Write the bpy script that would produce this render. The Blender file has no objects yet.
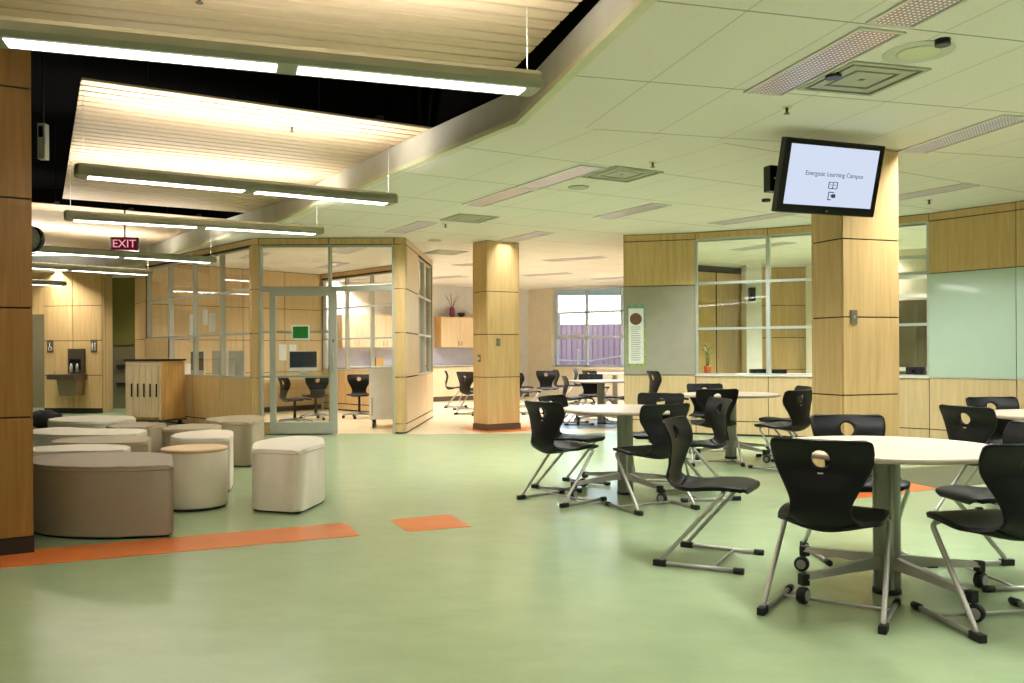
import bpy, bmesh, math, random
from mathutils import Vector, Matrix
random.seed(7)
S = bpy.context.scene
COL = S.collection
PI = math.pi
H = 1.22          # eye height
FP = 870.0        # focal length in pixels of the 1024 wide frame
ZC = 2.99         # ceiling height
RL = 0.0055       # camera roll

# ------------------------------------------------------------------ camera
cam = bpy.data.cameras.new('camera'); co = bpy.data.objects.new('camera', cam); COL.objects.link(co)
ca, sa = math.cos(RL), math.sin(RL)
co.matrix_world = Matrix(((ca, sa, 0, 0), (0, 0, -1, 0), (-sa, ca, 0, H), (0, 0, 0, 1)))
cam.sensor_width = 36; cam.lens = FP / 1024 * 36; cam.shift_y = 11.5 / 1024
cam.clip_start = .05; cam.clip_end = 200
S.camera = co

# ------------------------------------------------------------------ materials
def srgb(r, g, b):
    f = lambda c: (c / 255 / 12.92) if c / 255 <= .04045 else ((c / 255 + .055) / 1.055) ** 2.4
    return (f(r), f(g), f(b), 1)

def newmat(name):
    m = bpy.data.materials.new(name); m.use_nodes = True
    nt = m.node_tree; b = nt.nodes['Principled BSDF']
    return m, nt, b

def plain(name, rgb, rough=.5, metal=0, spec=.5, emit=0, var=0.04, scale=6, bump=0, bscale=200):
    m, nt, b = newmat(name)
    N, L = nt.nodes, nt.links
    tc = N.new('ShaderNodeTexCoord')
    nz = N.new('ShaderNodeTexNoise'); nz.inputs['Scale'].default_value = scale; nz.inputs['Detail'].default_value = 4
    L.new(tc.outputs['Object'], nz.inputs['Vector'])
    cr = N.new('ShaderNodeValToRGB')
    c = srgb(*rgb)
    cr.color_ramp.elements[0].position = .3; cr.color_ramp.elements[1].position = .7
    cr.color_ramp.elements[0].color = (c[0] * (1 - var), c[1] * (1 - var), c[2] * (1 - var), 1)
    cr.color_ramp.elements[1].color = (min(1, c[0] * (1 + var)), min(1, c[1] * (1 + var)), min(1, c[2] * (1 + var)), 1)
    L.new(nz.outputs['Fac'], cr.inputs['Fac']); L.new(cr.outputs['Color'], b.inputs['Base Color'])
    b.inputs['Roughness'].default_value = rough; b.inputs['Metallic'].default_value = metal
    b.inputs['Specular IOR Level'].default_value = spec
    if emit:
        b.inputs['Emission Color'].default_value = c; b.inputs['Emission Strength'].default_value = emit
    if bump:
        n2 = N.new('ShaderNodeTexNoise'); n2.inputs['Scale'].default_value = bscale
        L.new(tc.outputs['Object'], n2.inputs['Vector'])
        bp = N.new('ShaderNodeBump'); bp.inputs['Strength'].default_value = bump; bp.inputs['Distance'].default_value = .002
        L.new(n2.outputs['Fac'], bp.inputs['Height']); L.new(bp.outputs['Normal'], b.inputs['Normal'])
    return m

def wood(name, c1, c2, rough=.4, gscale=(14, 14, .9), coat=0.15, spec=.4):
    m, nt, b = newmat(name); N, L = nt.nodes, nt.links
    tc = N.new('ShaderNodeTexCoord'); mp = N.new('ShaderNodeMapping'); mp.inputs['Scale'].default_value = gscale
    L.new(tc.outputs['Object'], mp.inputs['Vector'])
    nz = N.new('ShaderNodeTexNoise'); nz.inputs['Scale'].default_value = 1.6; nz.inputs['Detail'].default_value = 6; nz.inputs['Distortion'].default_value = .6
    L.new(mp.outputs['Vector'], nz.inputs['Vector'])
    mp2 = N.new('ShaderNodeMapping'); mp2.inputs['Scale'].default_value = (gscale[0] * 9, gscale[1] * 9, gscale[2] * 3)
    L.new(tc.outputs['Object'], mp2.inputs['Vector'])
    n2 = N.new('ShaderNodeTexNoise'); n2.inputs['Scale'].default_value = 1; n2.inputs['Detail'].default_value = 2
    L.new(mp2.outputs['Vector'], n2.inputs['Vector'])
    mx = N.new('ShaderNodeMath'); mx.operation = 'MULTIPLY_ADD'; mx.inputs[1].default_value = .3
    L.new(n2.outputs['Fac'], mx.inputs[0])
    m3 = N.new('ShaderNodeMath'); m3.operation = 'MULTIPLY'; m3.inputs[1].default_value = .8
    L.new(nz.outputs['Fac'], m3.inputs[0]); L.new(m3.outputs[0], mx.inputs[2])
    cr = N.new('ShaderNodeValToRGB'); cr.color_ramp.elements[0].position = .36; cr.color_ramp.elements[1].position = .72
    cr.color_ramp.elements[0].color = srgb(*c1); cr.color_ramp.elements[1].color = srgb(*c2)
    L.new(mx.outputs[0], cr.inputs['Fac']); L.new(cr.outputs['Color'], b.inputs['Base Color'])
    b.inputs['Roughness'].default_value = rough; b.inputs['Specular IOR Level'].default_value = spec
    b.inputs['Coat Weight'].default_value = coat; b.inputs['Coat Roughness'].default_value = .25
    return m

def glassmat(name, tint=(.975, .985, .975), f=.5):
    m = bpy.data.materials.new(name); m.use_nodes = True; nt = m.node_tree; N, L = nt.nodes, nt.links
    for n in list(N): N.remove(n)
    out = N.new('ShaderNodeOutputMaterial'); mix = N.new('ShaderNodeMixShader')
    tr = N.new('ShaderNodeBsdfTransparent'); tr.inputs['Color'].default_value = (*tint, 1)
    gl = N.new('ShaderNodeBsdfGlossy'); gl.inputs['Roughness'].default_value = .02
    lw = N.new('ShaderNodeLayerWeight'); lw.inputs['Blend'].default_value = .5
    pw = N.new('ShaderNodeMath'); pw.operation = 'POWER'; pw.inputs[1].default_value = 5; L.new(lw.outputs['Facing'], pw.inputs[0])
    mu = N.new('ShaderNodeMath'); mu.operation = 'MULTIPLY_ADD'; mu.inputs[1].default_value = .9; mu.inputs[2].default_value = .045; mu.use_clamp = True
    L.new(pw.outputs[0], mu.inputs[0]); L.new(mu.outputs[0], mix.inputs[0])
    L.new(tr.outputs[0], mix.inputs[1]); L.new(gl.outputs[0], mix.inputs[2]); L.new(mix.outputs[0], out.inputs['Surface'])
    return m

def floormat(name, c1, c2, rough=.3, scale=3.0):
    m, nt, b = newmat(name); N, L = nt.nodes, nt.links
    tc = N.new('ShaderNodeTexCoord')
    mp = N.new('ShaderNodeMapping'); mp.inputs['Scale'].default_value = (1, 1.6, 1); mp.inputs['Rotation'].default_value = (0, 0, .35)
    L.new(tc.outputs['Object'], mp.inputs['Vector'])
    nz = N.new('ShaderNodeTexNoise'); nz.inputs['Scale'].default_value = scale; nz.inputs['Detail'].default_value = 8; nz.inputs['Roughness'].default_value = .7
    L.new(mp.outputs['Vector'], nz.inputs['Vector'])
    cr = N.new('ShaderNodeValToRGB'); cr.color_ramp.elements[0].position = .3; cr.color_ramp.elements[1].position = .7
    cr.color_ramp.elements[0].color = srgb(*c1); cr.color_ramp.elements[1].color = srgb(*c2)
    L.new(nz.outputs['Fac'], cr.inputs['Fac']); L.new(cr.outputs['Color'], b.inputs['Base Color'])
    b.inputs['Roughness'].default_value = rough; b.inputs['Specular IOR Level'].default_value = .5
    n2 = N.new('ShaderNodeTexNoise'); n2.inputs['Scale'].default_value = 3.5; n2.inputs['Detail'].default_value = 3
    L.new(tc.outputs['Object'], n2.inputs['Vector'])
    bp = N.new('ShaderNodeBump'); bp.inputs['Strength'].default_value = .12; bp.inputs['Distance'].default_value = .01
    L.new(n2.outputs['Fac'], bp.inputs['Height']); L.new(bp.outputs['Normal'], b.inputs['Normal'])
    return m

def ceilmat(name, ang, ox, oy):
    """acoustic tiles: thin dark tees 0.61 x 1.22 m and a fine pitted surface"""
    m, nt, b = newmat(name); N, L = nt.nodes, nt.links
    tc = N.new('ShaderNodeTexCoord'); mp = N.new('ShaderNodeMapping'); mp.vector_type = 'TEXTURE'
    mp.inputs['Location'].default_value = (ox, oy, 0); mp.inputs['Rotation'].default_value = (0, 0, ang)
    L.new(tc.outputs['Object'], mp.inputs['Vector'])
    sx = N.new('ShaderNodeSeparateXYZ'); L.new(mp.outputs['Vector'], sx.inputs[0])
    def line(sock, pitch, w):
        d = N.new('ShaderNodeMath'); d.operation = 'DIVIDE'; d.inputs[1].default_value = pitch; L.new(sock, d.inputs[0])
        f = N.new('ShaderNodeMath'); f.operation = 'FRACT'; L.new(d.outputs[0], f.inputs[0])
        s = N.new('ShaderNodeMath'); s.operation = 'SUBTRACT'; s.inputs[1].default_value = .5; L.new(f.outputs[0], s.inputs[0])
        a = N.new('ShaderNodeMath'); a.operation = 'ABSOLUTE'; L.new(s.outputs[0], a.inputs[0])
        g = N.new('ShaderNodeMath'); g.operation = 'GREATER_THAN'; g.inputs[1].default_value = .5 - w / pitch / 2; L.new(a.outputs[0], g.inputs[0])
        return g.outputs[0]
    l1 = line(sx.outputs['X'], .61, .010); l2 = line(sx.outputs['Y'], 1.22, .014)
    m1 = N.new('ShaderNodeMath'); m1.operation = 'MULTIPLY'; m1.inputs[1].default_value = .3; L.new(l1, m1.inputs[0])
    m2 = N.new('ShaderNodeMath'); m2.operation = 'MULTIPLY'; m2.inputs[1].default_value = .6; L.new(l2, m2.inputs[0])
    mxx = N.new('ShaderNodeMath'); mxx.operation = 'MAXIMUM'; L.new(m1.outputs[0], mxx.inputs[0]); L.new(m2.outputs[0], mxx.inputs[1])
    nz = N.new('ShaderNodeTexNoise'); nz.inputs['Scale'].default_value = 90; nz.inputs['Detail'].default_value = 3
    L.new(tc.outputs['Object'], nz.inputs['Vector'])
    cr = N.new('ShaderNodeValToRGB'); cr.color_ramp.elements[0].position = .35; cr.color_ramp.elements[1].position = .55
    cr.color_ramp.elements[0].color = srgb(226, 223, 214); cr.color_ramp.elements[1].color = srgb(235, 232, 224)
    L.new(nz.outputs['Fac'], cr.inputs['Fac'])
    mc = N.new('ShaderNodeMixRGB'); L.new(mxx.outputs[0], mc.inputs[0]); L.new(cr.outputs['Color'], mc.inputs[1]); mc.inputs[2].default_value = srgb(70, 80, 62)
    L.new(mc.outputs[0], b.inputs['Base Color']); b.inputs['Roughness'].default_value = .9; b.inputs['Specular IOR Level'].default_value = .1
    return m

def emis(name, rgb, st):
    m = bpy.data.materials.new(name); m.use_nodes = True; nt = m.node_tree; N, L = nt.nodes, nt.links
    for n in list(N): N.remove(n)
    e = N.new('ShaderNodeEmission'); e.inputs['Color'].default_value = srgb(*rgb); e.inputs['Strength'].default_value = st
    o = N.new('ShaderNodeOutputMaterial'); L.new(e.outputs[0], o.inputs['Surface'])
    return m

def louvermat(name):
    """perforated metal louver: pinkish grey sheet with rows of bright holes"""
    m, nt, b = newmat(name); N, L = nt.nodes, nt.links
    tc = N.new('ShaderNodeTexCoord')
    sx = N.new('ShaderNodeSeparateXYZ'); L.new(tc.outputs['Object'], sx.inputs[0])
    def cell(sock):
        d = N.new('ShaderNodeMath'); d.operation = 'DIVIDE'; d.inputs[1].default_value = .03; L.new(sock, d.inputs[0])
        f = N.new('ShaderNodeMath'); f.operation = 'FRACT'; L.new(d.outputs[0], f.inputs[0])
        s = N.new('ShaderNodeMath'); s.operation = 'SUBTRACT'; s.inputs[1].default_value = .5; L.new(f.outputs[0], s.inputs[0])
        p = N.new('ShaderNodeMath'); p.operation = 'MULTIPLY'; L.new(s.outputs[0], p.inputs[0]); L.new(s.outputs[0], p.inputs[1])
        return p.outputs[0]
    a = N.new('ShaderNodeMath'); L.new(cell(sx.outputs['X']), a.inputs[0]); L.new(cell(sx.outputs['Y']), a.inputs[1])
    g = N.new('ShaderNodeMath'); g.operation = 'LESS_THAN'; g.inputs[1].default_value = .07; L.new(a.outputs[0], g.inputs[0])
    b.inputs['Base Color'].default_value = srgb(150, 142, 140); b.inputs['Metallic'].default_value = .7; b.inputs['Roughness'].default_value = .35
    mc = N.new('ShaderNodeMath'); mc.operation = 'MULTIPLY'; mc.inputs[1].default_value = .6; L.new(g.outputs[0], mc.inputs[0])
    b.inputs['Emission Color'].default_value = srgb(255, 240, 225); L.new(mc.outputs[0], b.inputs['Emission Strength'])
    return m

M = {}
M['panel'] = wood('maple_panel', (196, 162, 108), (217, 186, 132))
M['panel_pale'] = wood('maple_panel_pale', (204, 177, 133), (221, 196, 152))
M['panel_shaded'] = wood('maple_panel_shaded', (130, 90, 34), (152, 110, 48))  # maple darkened: the unlit left column's shade is in the colour
M['slat'] = wood('slat_wood', (216, 190, 156), (227, 204, 172), rough=.5, gscale=(.8, 12, 12), coat=0)
M['cab'] = wood('cabinet_wood', (194, 148, 82), (214, 172, 104))
M['cab_front'] = wood('cabinet_front_wood', (226, 200, 160), (238, 216, 180))
M['seam'] = plain('dark_reveal', (44, 30, 14), .8)
M['seam_grey'] = plain('grey_reveal', (60, 64, 58), .7)
M['base'] = plain('brown_rubber_base', (92, 74, 54), .6)
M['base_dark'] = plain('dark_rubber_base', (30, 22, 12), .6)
M['floor'] = floormat('green_linoleum', (142, 161, 122), (151, 170, 131), .24)
M['cream'] = floormat('cream_linoleum', (206, 190, 154), (218, 203, 170), .24)
M['orange'] = floormat('orange_linoleum', (196, 104, 44), (210, 120, 58), .3)
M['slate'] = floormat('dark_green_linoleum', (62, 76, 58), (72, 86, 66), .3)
M['bluegrey'] = floormat('blue_grey_linoleum', (112, 128, 140), (126, 142, 152), .28)
M['ceilA'] = ceilmat('ceiling_tiles_near', math.radians(15.3), 1.82, 4.68)
M['ceilB'] = ceilmat('ceiling_tiles_far', math.radians(31), .14, 7.80)
M['gyp'] = plain('painted_gypsum', (206, 206, 192), .8)
M['gypedge'] = plain('painted_gypsum_edge', (214, 216, 184), .8)
M['black'] = plain('black_plenum', (7, 6, 5), .9, spec=.05)
M['alu'] = plain('aluminium', (176, 178, 166), .4, .1)
M['alu_light'] = plain('aluminium_light', (196, 202, 196), .35, .3)
M['winframe'] = plain('blue_grey_window_frame', (186, 194, 208), .4)
M['tan'] = plain('tan_paint', (216, 206, 184), .8)
M['lilac'] = plain('pale_wall_paint', (208, 206, 204), .8)
M['white'] = plain('white_paint', (226, 224, 216), .5)
M['olive'] = plain('olive_paint', (122, 118, 52), .7)
M['greyolive'] = plain('grey_olive_tile', (120, 112, 84), .6)
M['tack'] = plain('grey_tackboard_fabric', (164, 160, 144), .95, bump=.3)
M['board'] = plain('glass_whiteboard', (188, 208, 192), .06, spec=.7, var=.01)
M['glass'] = glassmat('clear_glass')
M['chair'] = plain('black_plastic', (9, 10, 10), .44, spec=.28, var=.1, bump=.12, bscale=500)
M['steel'] = plain('grey_steel_tube', (172, 170, 162), .36, .45)
M['steel_t'] = plain('grey_powder_coat', (168, 166, 152), .4)
M['rubber'] = plain('black_rubber', (12, 12, 12), .6)
M['hub'] = plain('grey_caster_hub', (150, 150, 144), .5)
M['ttop'] = wood('table_laminate', (188, 171, 149), (201, 185, 164), rough=.3, gscale=(2, 9, 9), coat=.1)
M['tedge'] = plain('table_edge', (196, 172, 138), .5)
M['taupe'] = plain('taupe_vinyl', (144, 133, 110), .55, bump=.2, bscale=300)
M['creamv'] = plain('cream_vinyl', (220, 212, 194), .55, bump=.2, bscale=300)
M['greyv'] = plain('grey_beige_vinyl', (158, 146, 118), .55, bump=.2, bscale=300)
M['whitev'] = plain('off_white_vinyl', (218, 212, 190), .55, bump=.2, bscale=300)
M['stooltop'] = plain('tan_stool_top', (214, 182, 140), .5)
M['pend'] = plain('olive_grey_housing', (150, 152, 130), .45)
M['lens'] = emis('lit_lens', (255, 252, 242), 5)
M['uplens'] = emis('lit_upper_lens', (255, 232, 206), 7)
M['louver'] = louvermat('perforated_louver')
M['trof'] = plain('troffer_rim', (214, 214, 205), .5, .2)
M['vent'] = plain('vent_metal', (176, 180, 160), .5, .2)
M['ventdark'] = plain('vent_slot', (108, 114, 102), .6)
M['plastic_dark'] = plain('glossy_black_plastic', (10, 10, 12), .25)
M['screen_off'] = plain('dark_screen', (24, 34, 50), .1, spec=.8)
M['screen'] = emis('lit_screen', (216, 226, 248), .74)
M['ink'] = plain('screen_ink', (90, 112, 160), .6)
M['inkblue'] = plain('screen_ink_blue', (40, 74, 130), .6)
M['exit'] = emis('lit_exit_face', (122, 16, 30), .5)
M['exitw'] = emis('lit_exit_letters', (240, 176, 188), .75)
M['paper'] = plain('white_paper', (236, 236, 232), .8)
M['papertext'] = plain('printed_text', (176, 180, 176), .8)
M['green'] = plain('green_print', (28, 130, 40), .6, var=.4, scale=60)
M['lime'] = plain('leafy_border_print', (148, 168, 104), .7, var=.35, scale=40)
M['teal'] = plain('teal_print', (128, 158, 146), .7, var=.3, scale=40)
M['oval'] = plain('dark_red_green_print', (116, 84, 60), .7, var=.5, scale=45)
M['pot'] = plain('orange_pot', (196, 92, 30), .5)
M['plant'] = plain('bamboo_green', (92, 128, 44), .5, var=.2, scale=30)
M['purple'] = plain('purple_glass_vase', (120, 34, 92), .3)
M['darkpot'] = plain('dark_pot', (50, 28, 30), .4)
M['twig'] = plain('dry_twig', (110, 86, 70), .8)
M['darkmetal'] = plain('dark_stainless', (112, 100, 84), .35, .7)
M['stainless'] = plain('stainless', (150, 138, 116), .3, .7)
M['bag'] = plain('black_fabric', (12, 12, 14), .8)
M['desk'] = plain('white_laminate', (226, 224, 214), .4)
M['cladding'] = plain('mauve_cladding', (108, 88, 96), .7)
M['bluewhite'] = plain('blue_white_splash', (206, 204, 222), .5)
M['cable'] = plain('white_cable', (220, 220, 214), .5)
M['plate'] = plain('grey_plate', (140, 132, 112), .4, .5)
M['clockface'] = plain('clock_face', (238, 236, 226), .5)
M['signgrey'] = plain('sign_grey', (96, 84, 58), .5)
M['blackish'] = plain('black_bar', (14, 12, 12), .6)
M['lightgrey'] = plain('light_grey_plastic', (176, 178, 172), .5)

# ------------------------------------------------------------------ mesh helpers
class MB:
    """collects shapes, then links them as ONE mesh object"""
    def __init__(s, *mats): s.bm = bmesh.new(); s.mats = list(mats); s.smooth = False
    def _mi(s, m):
        if m is None: return 0
        if m not in s.mats: s.mats.append(m)
        return s.mats.index(m)
    def box(s, x0, x1, y0, y1, z0, z1, m=None, fr=None, bev=0):
        vs = [Vector((x, y, z)) for x in (x0, x1) for y in (y0, y1) for z in (z0, z1)]
        if fr: vs = [fr @ v for v in vs]
        v = [s.bm.verts.new(p) for p in vs]; mi = s._mi(m); fs = []
        for f in ((0, 1, 3, 2), (4, 6, 7, 5), (0, 4, 5, 1), (2, 3, 7, 6), (0, 2, 6, 4), (1, 5, 7, 3)):
            fc = s.bm.faces.new([v[i] for i in f]); fc.material_index = mi; fs.append(fc)
        if bev:
            es = list({e for f in fs for e in f.edges})
            r = bmesh.ops.bevel(s.bm, geom=es, offset=bev, segments=2, affect='EDGES', profile=.7)
            for f in r['faces']: f.material_index = mi
        return s
    def prism(s, poly, z0, z1, m=None, bev=0, top=None, seg=3):
        mi = s._mi(m); n = len(poly)
        a = sum(poly[i][0] * poly[(i + 1) % n][1] - poly[(i + 1) % n][0] * poly[i][1] for i in range(n))
        if a < 0: poly = poly[::-1]
        lo = [s.bm.verts.new((p[0], p[1], z0)) for p in poly]; hi = [s.bm.verts.new((p[0], p[1], z1)) for p in poly]
        for i in range(n):
            f = s.bm.faces.new((lo[i], lo[(i + 1) % n], hi[(i + 1) % n], hi[i])); f.material_index = mi
        f1 = s.bm.faces.new(hi); f1.material_index = s._mi(top) if top else mi
        f0 = s.bm.faces.new(lo[::-1]); f0.material_index = mi
        if bev:
            es = list(f1.edges) + list(f0.edges)
            r = bmesh.ops.bevel(s.bm, geom=es, offset=bev, segments=seg, affect='EDGES', profile=.6)
            for f in r['faces']: f.material_index = mi
        return s
    def tube(s, pts, r, seg=8, m=None, close=False, caps=True):
        mi = s._mi(m); pts = [Vector(p) for p in pts]; n = len(pts); rings = []
        rr = r if isinstance(r, (list, tuple)) else [r] * n
        up = Vector((0, 0, 1)); prev = None
        for i, p in enumerate(pts):
            t = (pts[min(i + 1, n - 1)] - pts[max(i - 1, 0)]).normalized()
            if prev is None:
                a = up.cross(t)
                if a.length < 1e-3: a = Vector((1, 0, 0)).cross(t)
                a.normalize()
            else:
                a = prev - t * prev.dot(t); a.normalize()
            prev = a; b = t.cross(a)
            rings.append([s.bm.verts.new(p + (a * math.cos(2 * PI * k / seg) + b * math.sin(2 * PI * k / seg)) * rr[i]) for k in range(seg)])
        for i in range(n - 1):
            for k in range(seg):
                f = s.bm.faces.new((rings[i][k], rings[i][(k + 1) % seg], rings[i + 1][(k + 1) % seg], rings[i + 1][k])); f.material_index = mi; f.smooth = True
        if caps:
            f = s.bm.faces.new(rings[0][::-1]); f.material_index = mi
            f = s.bm.faces.new(rings[-1]); f.material_index = mi
        return s
    def lathe(s, prof, c=(0, 0, 0), seg=32, m=None, axis='z'):
        """prof: list of (radius, height)"""
        mi = s._mi(m); rings = []
        for r, z in prof:
            ring = []
            for k in range(seg):
                a = 2 * PI * k / seg
                if axis == 'z': p = (c[0] + r * math.cos(a), c[1] + r * math.sin(a), c[2] + z)
                elif axis == 'x': p = (c[0] + z, c[1] + r * math.cos(a), c[2] + r * math.sin(a))
                else: p = (c[0] + r * math.cos(a), c[1] + z, c[2] + r * math.sin(a))
                ring.append(s.bm.verts.new(p))
            rings.append(ring)
        for i in range(len(rings) - 1):
            for k in range(seg):
                f = s.bm.faces.new((rings[i][k], rings[i][(k + 1) % seg], rings[i + 1][(k + 1) % seg], rings[i + 1][k])); f.material_index = mi
                f.smooth = True
        f = s.bm.faces.new(rings[0][::-1]); f.material_index = mi
        f = s.bm.faces.new(rings[-1]); f.material_index = mi
        return s
    def build(s, name, parent=None, loc=(0, 0, 0), rz=0, mat=None):
        bmesh.ops.recalc_face_normals(s.bm, faces=s.bm.faces[:])
        me = bpy.data.meshes.new(name); s.bm.to_mesh(me); s.bm.free()
        for m in s.mats: me.materials.append(m)
        o = bpy.data.objects.new(name, me); COL.objects.link(o)
        o.location = loc; o.rotation_euler = (0, 0, rz)
        if parent: o.parent = parent
        return o

def tag(o, label, cat, group=None, kind=None):
    if label: o['label'] = label
    if cat: o['category'] = cat
    if group: o['group'] = group
    if kind: o['kind'] = kind
    return o
def struct(o, label=None):
    o['kind'] = 'structure'
    if label: o['label'] = label
    return o
def thing(name, label, cat, loc=(0, 0, 0), rz=0, group=None):
    o = bpy.data.objects.new(name, None); COL.objects.link(o); o.location = loc; o.rotation_euler = (0, 0, rz)
    o.empty_display_size = .1
    return tag(o, label, cat, group)
def dup(root, loc, rz=0, label=None, group=None):
    r = root.copy(); COL.objects.link(r); r.location = loc; r.rotation_euler = (0, 0, rz)
    if label: r['label'] = label
    if group: r['group'] = group
    for ch in [c for c in root.children]:
        c = ch.copy(); COL.objects.link(c); c.parent = r
        for g in [x for x in ch.children]:
            d = g.copy(); COL.objects.link(d); d.parent = c
    return r
def frame2(p0, p1):
    """local x runs from p0 to p1 on the floor, local y is to its left"""
    d = Vector((p1[0] - p0[0], p1[1] - p0[1])); a = math.atan2(d.y, d.x)
    return Matrix.Translation((p0[0], p0[1], 0)) @ Matrix.Rotation(a, 4, 'Z'), d.length, a
def sweepfillet(pts, r=.03, n=5):
    """rounds the corners of a polyline"""
    pts = [Vector(p) for p in pts]; out = [pts[0]]
    for i in range(1, len(pts) - 1):
        a, b, c = pts[i - 1], pts[i], pts[i + 1]
        d1 = (a - b); d2 = (c - b); k = min(r, d1.length * .45, d2.length * .45)
        s, e = b + d1.normalized() * k, b + d2.normalized() * k
        for j in range(n + 1):
            t = j / n; out.append(s * (1 - t) ** 2 + b * 2 * t * (1 - t) + e * t ** 2)
    out.append(pts[-1]); return out
def lay(pts):
    """floor polygon given by its corners in metres"""
    return [(x, y) for x, y in pts]

# ------------------------------------------------------------------ floor
def flat(poly, z0, z1, m, name):
    return struct(MB(m).prism(poly, z0, z1).build(name))
flat([(-14, -6), (12, -6), (12, 27), (-14, 27)], -.1, 0, M['floor'], 'floor')
# cream vinyl in the office and in the far room
flat([(-3.9, 13.3), (-1.66, 13.3), (-1.55, 13.18), (1.7, 13.2), (3.4, 22.3), (.47, 24.4), (-6.2, 19.9), (-6.9, 16.55)], 0, .0015, M['cream'], 'floor_cream')
def quadF(name, pts, m, z=.003):
    flat(pts, 0, z, m, name)
def F(x, y):      # a point of the floor from measurements on the photograph
    yy = y + RL * (x - 512); xx = x - RL * (y - 353); d = FP * H / (yy - 353)
    return ((xx - 512) / FP * d, d)
quadF('floor_stripe_1', [F(-40, 572), F(-40, 556), F(346, 523), F(359.5, 535.8)], M['orange'])
quadF('floor_stripe_2', [F(390.5, 520), F(449.5, 514.5), F(471, 526.7), F(407, 532)], M['orange'])
quadF('floor_stripe_3', [F(820, 503), F(939, 489), F(902, 481), F(830, 470)], M['orange'])
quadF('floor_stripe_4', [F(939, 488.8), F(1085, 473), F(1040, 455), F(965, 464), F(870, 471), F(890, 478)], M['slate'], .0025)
quadF('floor_stripe_5', [F(459, 428.6), F(487, 433.2), F(541, 430.5), F(541, 427), F(471, 426)], M['orange'], .003)
quadF('floor_stripe_6', [F(552, 429), F(626, 428), F(626, 421), F(561, 421.5)], M['bluegrey'], .003)

# ------------------------------------------------------------------ ceiling
EDGE = [(2.70, -3.0), (.07, 6.64), (-.88, 8.08), (-1.06, 8.36), (-3.12, 11.6), (-5.0, 13.9), (-6.95, 16.5)]
c23, s23 = math.cos(math.radians(23)), math.sin(math.radians(23))
kfar = (.07 + c23 * 12, 6.64 + s23 * 12)
def ceil_slab(poly, m, name):
    b = MB(m).prism(poly, ZC, ZC + .02); return struct(b.build(name))
ceil_slab([(2.70, -6), (2.70, -3.0), (.07, 6.64), kfar, (13, -6)], M['ceilA'], 'ceiling')
ceil_slab([(.07, 6.64), (-.88, 8.08), (-1.06, 8.36), (-3.12, 11.6), (-5.0, 13.9), (-6.95, 16.5), (-8.2, 17.6), (-14, 17.6), (-14, 27), (13, 27), (13, kfar[1]), kfar], M['ceilB'], 'ceiling_far')
# fascia along the edge of the ceiling and black void above it
fb = MB(M['gyp']); eb = MB(M['gypedge'])
E2 = EDGE + [(-8.2, 17.6), (-14, 17.6)]
for a, b in zip(E2[:-1], E2[1:]):
    fr, L_, an = frame2(a, b)
    fb.box(-.01, L_ + .01, -.06, -.0, ZC + .021, 3.245, fr=fr)
    eb.box(-.02, L_ + .02, -.03, .035, ZC - .022, ZC + .02, fr=fr)
struct(fb.build('ceiling_fascia')); struct(eb.build('ceiling_edge'))
vb = MB(M['black'])
for a, b in zip(E2[:-1], E2[1:]):
    fr, L_, an = frame2(a, b)
    vb.box(-.02, L_ + .02, -.12, -.06, 3.272, 4.6, fr=fr)
struct(vb.build('ceiling_void_side'))
struct(MB(M['black']).box(-14.1, 3.0, -6.1, 18, 4.6, 4.7).build('ceiling_void'))

# slatted wooden clouds
def cloud(o, dirA, L_, W_, label, cut=None, z=3.25, lcut=0):
    """o: near left corner, slats run along dirA (radians)"""
    m = MB(M['slat']); pitch = .15; n = int(W_ / pitch)
    for i in range(n):
        y0 = i * pitch; x1 = L_
        if cut: x1 = L_ + cut * (y0 / W_)
        m.box(lcut * y0 / W_, x1, y0, y0 + .119, 0, .018)
    ob = m.build('slatted_ceiling_panel', None, (o[0], o[1], z), dirA)
    tag(ob, label, 'ceiling panel', 'suspended slatted wooden ceiling panels')
    cb = MB(M['blackish'])
    for k in range(3):
        x = L_ * (.15 + .3 * k); cb.box(x, x + .05, 0, n * pitch, .019, .06)
    c = cb.build('carrier_rail', ob)
    hb = MB(M['blackish'])
    for x in (L_ * .2, L_ * .7):
        for y in (W_ * .2, W_ * .8): hb.tube([(x, y, .05), (x, y, 4.6 - z)], .005, 6)
    hb.build('hanger_rod', ob)
A1 = math.radians(18)
far1 = (-3.05, 5.2); n1 = (-math.sin(A1), math.cos(A1))
cloud((far1[0] - n1[0] * 5.84 - math.cos(A1) * 1.6, far1[1] - n1[1] * 5.84 - math.sin(A1) * 1.6), A1, 1.6 + 3.24, 6.0, 'pale wooden slatted ceiling panel above the nearest, largest hanging light')
A2 = math.radians(31)
cloud((-3.16, 6.41), A2, 3.12, 5.66, 'pale wooden slatted ceiling panel above the second and third hanging lights from the front', lcut=.24)
A3 = math.radians(36)
cloud((-6.55, 11.5), A3, 3.15, 5.4, 'pale wooden slatted ceiling panel behind the lit exit sign, farthest down the hall')

# ------------------------------------------------------------------ panelled walls
def panels(mb, fr, x0, x1, zs, m, th=.014, gap=.013, xs=None, y=0, side=-1):
    """slabs standing proud of the dark core with open joints between them"""
    xs = xs or [x0, x1]
    for a, b in zip(xs[:-1], xs[1:]):
        for z0, z1 in zip(zs[:-1], zs[1:]):
            mb.box(a + gap / 2, b - gap / 2, min(y, y + side * th), max(y, y + side * th), z0 + gap / 2, z1 - gap / 2, m, fr)
ZS = [.0, .15, .84, 1.515, 2.19, 2.90, ZC - .004]

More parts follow.
